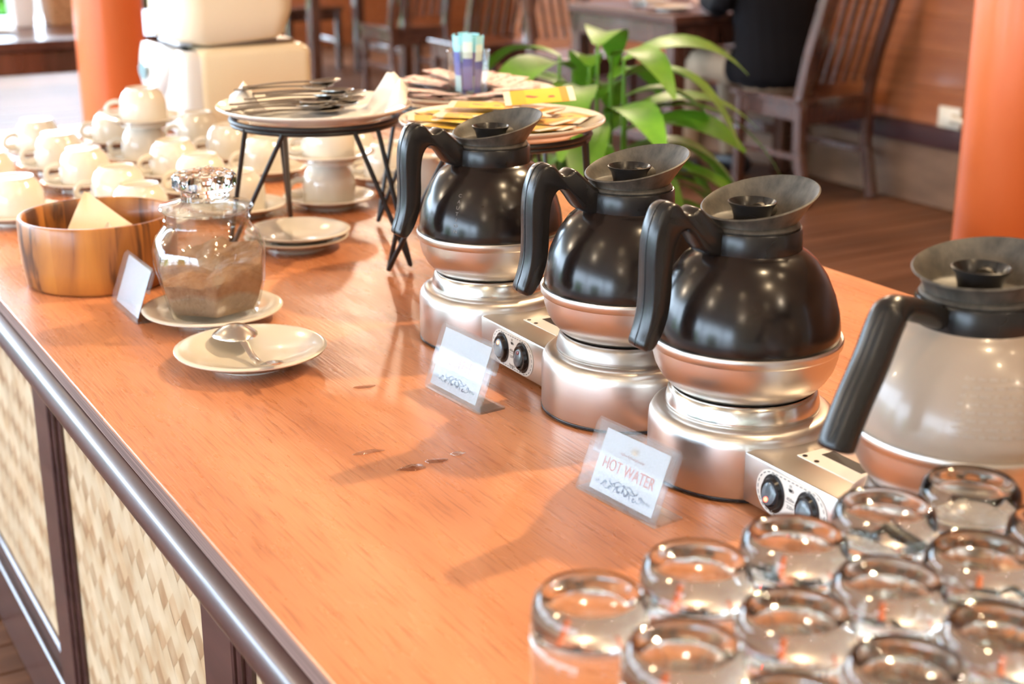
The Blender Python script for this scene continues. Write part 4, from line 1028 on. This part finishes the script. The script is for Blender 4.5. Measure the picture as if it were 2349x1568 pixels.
# ================================================================ drink dispenser behind the cups
dsp = empty('drink_dispenser', P(1.020, 2.945, CT), A, 'cream plastic drink dispenser with bulging white front behind the cups', 'dispenser')
def rbox(x0, x1, y0, y1, z0, z1, rc, taper=0.0, n=6, top=.02, bot=.004):
    """rounded box as stacked rounded-rectangle rings"""
    def rr(ins, z, c):
        pts = []
        X0, X1, Y0, Y1 = x0+ins, x1-ins, y0+ins, y1-ins; c = max(.002, c)
        for cx, cy, a0 in ((X1-c, Y1-c, 0), (X0+c, Y1-c, 90), (X0+c, Y0+c, 180), (X1-c, Y0+c, 270)):
            for k in range(n+1): t = R(a0+90*k/n); pts.append(Vector((cx+c*math.cos(t), cy+c*math.sin(t), z)))
        return pts
    rg = [rr(bot+taper, z0, rc), rr(taper, z0+bot, rc)]
    for k in range(1, 6): rg.append(rr(taper*(1-k/5), z0+bot+(z1-top-z0-bot)*k/5, rc))
    for k in range(1, 6): t = R(90*k/5); rg.append(rr(top*(1-math.cos(t)), z1-top+top*math.sin(t), rc))
    return rg
MB().rings(rbox(-.110,.140,-.150,.150,.0,.178,.022)).build('housing', m_cream, dsp, angle=45)
MB().rings(rbox(-.142,-.085,-.146,.146,.004,.174,.020)).build('front_panel', m_creamw, dsp, angle=45)
rg = []
for f in range(9):                                          # rounded bulge on the front, wider at the top
    z = .050+.122*f/8; wv = .020+.085*math.sin(math.pi*.5*f/8); dp = .006+.026*math.sin(math.pi*(.15+.8*f/8))
    rg.append([Vector((-.138-dp*math.sin(math.pi*k/14)**.7, .02-wv*math.cos(math.pi*k/14), z)) for k in range(15)] + [Vector((-.130, .02+wv*(1-2*k/6), z)) for k in range(7)])
fc = MB().rings(rg).build('front_cowl', m_creamw, dsp, angle=50)
MB().rings([[Vector((-.1735+.002*q, .02+.028*(1-.2*q)*math.cos(2*math.pi*k/24), .122+.017*(1-.2*q)*math.sin(2*math.pi*k/24))) for k in range(24)] for q in (2,1,0)]).build('badge', m_badge, fc)
MB().box((-.112,-.02,.183), (.030,.14,.010)).build('tank_foot', m_paper_b, dsp, bevel=.003)
MB().box((.02,-.01,.182), (.18,.22,.010)).build('tank_seat', m_steel_d, dsp, bevel=.003)
rg = rbox(-.132,.112,-.146,.120,.186,.46,.045, .0, 8, .03, .012)
for i, ring in enumerate(rg):
    f = max(0, 1-(ring[0].z-.19)/.06)
    for p in ring:
        p.x += -.02*f*max(0, p.x/.1); p.z += .004*math.sin(p.x*30)*f; p.x += .004*noise.noise(Vector((p.x*9, p.y*9, p.z*9)))
MB().rings(rg).build('cloth_cover', m_cloth, dsp, angle=70)

# ================================================================ potted plant beyond the counter
PLC = at(1405, 300, .80); PL = Vector((.165, 2.95, 0))
pp = empty('potted_plant', PL, 0, 'bushy green potted plant with long drooping leaves beyond the counter', 'plant')
MB().lathe([(0,0),(.12,0),(.155,.26),(.17,.265),(.17,.30),(.15,.30),(.145,.27),(0,.27)], 40).build('pot', m_pot, pp)
MB().lathe([(0,.272),(.143,.272),(.10,.285),(0,.29)], 32).build('soil', m_soil, pp)
def leaf(mb_name, base, dirv, L, W, droop, mat, stem_h):
    d = Vector((dirv[0], dirv[1], 0)).normalized(); side = Vector((-d.y, d.x, 0)); n = 10
    start = base + d*.02 + Vector((0,0,stem_h)); vs, fs = [], []
    tw = random.uniform(-.5,.5)
    for i in range(n+1):
        f = i/n; c = start + d*(L*(f*(1-.25*droop*f))) + Vector((0,0, L*(.42*f - droop*f*f)))
        wv = W*math.sin(math.pi*min(1, f*.92+.05))**.8*(1-.25*f)
        sd = (side*math.cos(tw*f) + Vector((0,0,1))*math.sin(tw*f))
        vs += [c - sd*wv + Vector((0,0,.22*wv)), c, c + sd*wv + Vector((0,0,.22*wv))]
    for i in range(n):
        for j in (0, 1): fs.append((3*i+j, 3*i+j+1, 3*i+j+4, 3*i+j+3))
    lf = MB().add(vs, fs).build('leaf', mat, pp, angle=80)
    MB().tube([base, base.lerp(start, .5)+d*.012, start], [.005,.0042,.003], 6).build('leaf_stem', m_leaf, lf)
random.seed(21)
rl = random.Random(8)
LV = []
for k in range(46):
    az = k*137.5 + rl.uniform(-15,15); lev = k/46
    LV.append((az, rl.uniform(.26,.40)*(1.08-.25*lev), rl.uniform(.030,.054), rl.uniform(.60,1.1)*(1.1-.4*lev), .30+.40*lev))
LV += [(10,.46,.026,1.05,.40),(-8,.50,.024,1.1,.36),(24,.44,.028,.9,.46),(2,.42,.03,.75,.55),(-20,.48,.026,.95,.44)]
for a, L, W, dr, sh in LV:
    ra = R(a); leaf('leaf', Vector((.05*math.cos(ra), .05*math.sin(ra), .28)), (math.cos(ra), math.sin(ra)), L, W, dr, m_leaf, sh)
leaf('leaf', Vector((.02,-.02,.28)), (.9,-.5), .22, .03, 1.2, m_leaf_y, .36)
leaf('leaf', Vector((-.02,-.02,.28)), (-.4,-.8), .20, .03, .9, m_leaf_y, .30)

# ================================================================ dining furniture
def bar(mb, p, q, w, d, m=0):
    """square bar between two points, w across (local y), d along x"""
    p, q = Vector(p), Vector(q); z = (q-p).normalized(); y = Vector((0,1,0)); x = y.cross(z).normalized(); y = z.cross(x)
    vs = [c + x*(sx*d/2) + y*(sy*w/2) for c in (p, q) for sx, sy in ((-1,-1),(1,-1),(1,1),(-1,1))]
    return mb.add(vs, [(0,1,2,3),(4,7,6,5),(0,4,5,1),(1,5,6,2),(2,6,7,3),(3,7,4,0)], m)
def make_chair(label, group=None):
    """faces +x; origin on the floor under the seat centre"""
    t = empty('dining_chair', (0,0,0), 0, label, 'chair', group)
    D, Wd = .42, .41
    B = dict(bevel=.004, bseg=1)
    MB().box((.012,0,.432), (D+.02, Wd+.02, .026)).build('seat', m_chair, t, **B)
    for s in (-1, 1):
        bar(MB(), (D/2-.02, s*(Wd/2-.02), 0), (D/2-.02, s*(Wd/2-.02), .42), .040, .040).build('leg', m_chair, t, **B)
        mb = MB(); pts = [(-D/2-.05,.005),(-D/2+.01,.22),(-D/2+.02,.44),(-D/2-.02,.62),(-D/2-.14,.98)]
        for a, b in zip(pts, pts[1:]): bar(mb, (a[0], s*(Wd/2-.018), a[1]), (b[0], s*(Wd/2-.018), b[1]), .036, .048)
        mb.build('leg', m_chair, t, **B)
        MB().box((0, s*(Wd/2-.02), .385), (D-.07, .024, .070)).build('side_rail', m_chair, t, **B)
        MB().box((-.01, s*(Wd/2-.02), .20), (D-.06, .020, .026)).build('stretcher', m_chair, t, **B)
    MB().box((D/2-.022, 0, .385), (.024, Wd-.07, .070)).build('front_rail', m_chair, t, **B)
    MB().box((-D/2+.022, 0, .375), (.024, Wd-.05, .085)).build('rear_rail', m_chair, t, **B)
    def bx(z): return -D/2-.02-.12*(z-.62)/.36 if z > .62 else -D/2+.02-.04*(z-.44)/.18
    bar(MB(), (bx(.505), -(Wd/2-.03), .505), (bx(.505), (Wd/2-.03), .505), .03, .045).build('lower_back_rail', m_chair, t, **B)
    mb = MB(); n = 7
    rg = []
    for k in range(n):
        y = -Wd/2+.005+(Wd-.01)*k/(n-1); c = -.012*(1-(2*k/(n-1)-1)**2)
        rg.append([Vector((bx(.87)+c-.012, y, .87)), Vector((bx(.87)+c+.012, y, .87)), Vector((bx(.985)+c+.012, y, .985)), Vector((bx(.985)+c-.012, y, .985))])
    mb.rings(rg).build('top_rail', m_chair, t, **B)
    for k in range(6):
        y = -Wd/2+.065+(Wd-.13)*k/5
        bar(MB(), (bx(.50)-.002, y, .50), (bx(.885)-.008, y, .885), .022, .010).build('slat', m_chair, t, bevel=.002, bseg=1)
    return t
FWD = A+math.pi/2                                            # facing along +U
ch0 = make_chair('dark slat-back dining chair with the seated person on it'); place(ch0, P(4.17, 4.645, 0), FWD)
def chair_at(V, U, rz, label, group=None):
    c = copy_tree(ch0); c['label'] = label
    if group: c['group'] = group
    return place(c, P(V, U, 0), rz)
chair_at(4.00, 8.15, FWD, 'dark slat-back chair standing behind the sweetener glass')
chair_at(3.93, 7.05, FWD, 'dark slat-back chair seen past the plant, back turned to the counter')
chair_at(3.98, 9.75, FWD+math.pi, 'dark slat-back chair across the far table, facing the counter')
chair_at(3.05, 9.60, FWD-math.pi/2, 'dark slat-back chair beside the tall-legged far table')
chair_at(4.10, 6.28, FWD+math.pi, 'dark slat-back chair across the table from the seated person')
m_table = M('table_wood', (.085,.036,.026), .34, coat=.15, spec=.4, var=[(.3,(.065,.026,.018)),(.7,(.12,.05,.034))], var_scale=(20,4,20))
def table(V0, V1, U0, U1, H, label, apron=.10, leg=.07, stretch=True):
    t = empty('dining_table', P((V0+V1)/2, (U0+U1)/2, 0), A, label, 'table')
    a, b = (V1-V0)/2, (U1-U0)/2; B = dict(bevel=.005, bseg=1)
    MB().box((0,0,H-.018), (2*a, 2*b, .036)).build('tabletop', m_table, t, **B)
    for s in (-1, 1):
        MB().box((s*(a-.03),0,H-.036-apron/2), (.03, 2*b-.06, apron)).build('apron', m_chair, t, **B)
        MB().box((0,s*(b-.03),H-.036-apron/2), (2*a-.06, .03, apron)).build('apron', m_chair, t, **B)
        for q in (-1, 1): MB().box((s*(a-.05), q*(b-.05), (H-.03)/2), (leg, leg, H-.03)).build('leg', m_chair, t, **B)
        if stretch: MB().box((s*(a-.05),0,.20), (.035, 2*b-.1, .05)).build('stretcher', m_chair, t, **B)
    return t
table(3.70, 4.43, 4.955, 5.80, .75, 'dark dining table in front of the seated person')
table(3.55, 4.30, 8.60, 9.45, .76, 'dark dining table far behind the plate stands')
table(-.95, 1.98, 5.33, 6.40, .75, 'long dark table beside the orange pillar near the balustrade', .085, .08, False)
# things on the tables
for V, U, r, lb in ((3.86,5.20,.11,'white dinner plate before the seated person'),(3.98,5.52,.10,'white dinner plate on the far side of the occupied table')):
    me = saucer_mesh('plate', r, .02); me.materials.append(m_porcw); o = link('plate', me); o.location = P(V, U, .75); tag(o, lb, 'plate')
for V, U, lb in ((4.10,5.24,'stemless water glass near the seated person\'s hand'),(3.84,5.42,'water glass between the two dinner plates')):
    o = MB().lathe([(0,0),(.028,0),(.030,.004),(.034,.11),(.032,.11),(.028,.008),(0,.007)], 28).build('tumbler', m_thin); o.location = P(V, U, .75); tag(o, lb, 'glass')
bk = empty('wicker_basket', P(1.421, 5.930, .75), A, 'brown wicker basket on the table beside the pillar', 'basket')
MB().rings(rbox(-.10,.14,-.09,.09,0,.12,.015,.008,5,.004,.004)).build('basket_body', m_wick, bk)
nh = empty('napkin_holder', P(1.228, 5.927, .75), A, 'white upright napkin holder next to the wicker basket', 'napkin holder')
MB().rings(rbox(-.045,.045,-.07,.07,0,.14,.012,.006,5,.006,.003)).build('holder_body', m_creamw, nh)
MB().box((0,0,.142), (.05,.10,.012)).build('napkin_stack', m_napw, nh, bevel=.002, bseg=1)
napkin('paper_napkin', tuple(P(1.051, 5.747, .7545)), (0,0,A), .20, .20, m_napw, 'white napkin lying flat on the table by the balustrade', kind=1, fold=.004)

# ================================================================ seated person
per = empty('person', P(4.10, 4.75, 0), FWD, 'seated person in a black shirt and khaki trousers at the dining table', 'person')
def ell_ring(c, rx, ry, n=20, tilt=0.0):
    return [Vector((c[0]+rx*math.cos(2*math.pi*k/n)*math.cos(tilt), c[1]+ry*math.sin(2*math.pi*k/n), c[2]+rx*math.cos(2*math.pi*k/n)*math.sin(tilt))) for k in range(n)]
def limb(mb, pts, rad): return mb.tube(spline(pts, 5), [r for r in sum([[rad[i]+(rad[i+1]-rad[i])*k/5 for k in range(5)] for i in range(len(rad)-1)], [])]+[rad[-1]], 16)
mb = MB()
mb.rings([ell_ring(c, rx, ry) for c, rx, ry in [((-.02,0,.446),.11,.17),((-.01,0,.50),.15,.205),((0,0,.58),.150,.205),((.015,0,.68),.140,.198),((.035,0,.80),.140,.205),((.055,0,.92),.135,.210),((.065,0,1.00),.115,.205),((.070,0,1.045),.080,.150),((.075,0,1.075),.060,.075),((.085,0,1.15),.055,.056)]])
mb.rings([ell_ring(c, rx, ry) for c, rx, ry in [((.090,0,1.125),.035,.04),((.105,0,1.15),.072,.058),((.112,0,1.20),.092,.070),((.112,0,1.26),.098,.076),((.105,0,1.32),.088,.070),((.10,0,1.355),.05,.042)]])
mb.lathe([(0,0),(.010,.004),(.012,.016),(.006,.034),(0,.038)], 10, 0, Matrix.Translation((.205,0,1.195)))                  # nose
for s in (-1, 1): mb.lathe([(0,0),(.012,.006),(.017,.030),(.012,.055),(0,.06)], 10, 0, Matrix.Translation((.105,s*.076,1.195)))   # ears
for s in (-1, 1):
    limb(mb, [(.02, s*.09, .532),(.20, s*.105, .528),(.40, s*.115, .520)], [.086,.080,.066])
    limb(mb, [(.40, s*.115, .515),(.435, s*.120, .42),(.44, s*.130, .25),(.43, s*.135, .085)], [.068,.070,.064,.056])
    limb(mb, [(.06, s*.165, 1.00),(.06, s*.225, .90),(.09, s*.245, .79)], [.062,.056,.048])
    limb(mb, [(.09, s*.245, .79),(.20, s*.215, .800),(.315, s*.16, .80)], [.048,.042,.030])
    # hand: palm, four fingers, thumb
    limb(mb, [(.31, s*.162, .80),(.345, s*.150, .802),(.375, s*.143, .80)], [.026,.032,.028])
    for k in range(4):
        L = (.062,.072,.068,.052)[k]; y0 = s*(.168-.0165*k)
        limb(mb, [(.372, y0-s*.012, .803),(.372+L*.55, y0-s*.016, .803),(.372+L*.92, y0-s*.019, .786)], [.0095,.009,.0075])
    limb(mb, [(.335, s*.125, .796),(.365, s*.103, .798),(.392, s*.098, .796)], [.012,.0105,.0085])
body = mb.build('body', [m_shirt, m_khaki, m_skin], per)
rm = body.modifiers.new('one_surface', 'REMESH'); rm.mode = 'VOXEL'; rm.voxel_size = .0085; rm.use_smooth_shade = True
sm = body.modifiers.new('smooth', 'SMOOTH'); sm.iterations = 4; sm.factor = .5
bpy.context.view_layer.update()
me = bpy.data.meshes.new_from_object(body.evaluated_get(bpy.context.evaluated_depsgraph_get()))
body.modifiers.clear(); body.data = me; me.materials.clear()
for m in (m_shirt, m_khaki, m_skin): me.materials.append(m)
mi = []
for p in me.polygons:
    c = p.center
    if c.z > 1.085 or (c.x > .285 and c.z > .74): mi.append(2)
    elif (c.z < .60 and c.x > .13) or c.z < .46: mi.append(1)
    else: mi.append(0)
me.polygons.foreach_set('material_index', mi); me.polygons.foreach_set('use_smooth', [True]*len(mi))
MB().rings([ell_ring(c, rx, ry) for c, rx, ry in [((.075,0,1.17),.05,.06),((.085,0,1.21),.085,.080),((.095,0,1.28),.106,.086),((.095,0,1.33),.100,.080),((.095,0,1.37),.06,.05)]]).build('hair', m_hair, per, angle=80)
for s in (-1, 1):
    y = s*.140
    MB().rings([[Vector((.39+x, y+wv*math.sin(2*math.pi*k/16), max(.002, hz+hh*math.cos(2*math.pi*k/16)))) for k in range(16)] for x, wv, hz, hh in ((-.055,.030,.04,.038),(-.02,.042,.048,.046),(.05,.045,.044,.042),(.12,.048,.036,.034),(.18,.040,.028,.026),(.215,.018,.022,.018))]).build('shoe', m_shoe, per, angle=80)
for s in (-1, 1):
    MB().lathe([(0,0),(.010,.002),(0,.006)], 12, 0, Matrix.Translation((.197, s*.032, 1.235)) @ Matrix.Rotation(math.pi/2, 4, 'Y')).build('eye', m_ink_k, per)
MB().box((.200,0,1.165), (.008,.042,.007)).build('mouth', M('lip',(.35,.12,.09),.5), per, bevel=.003)
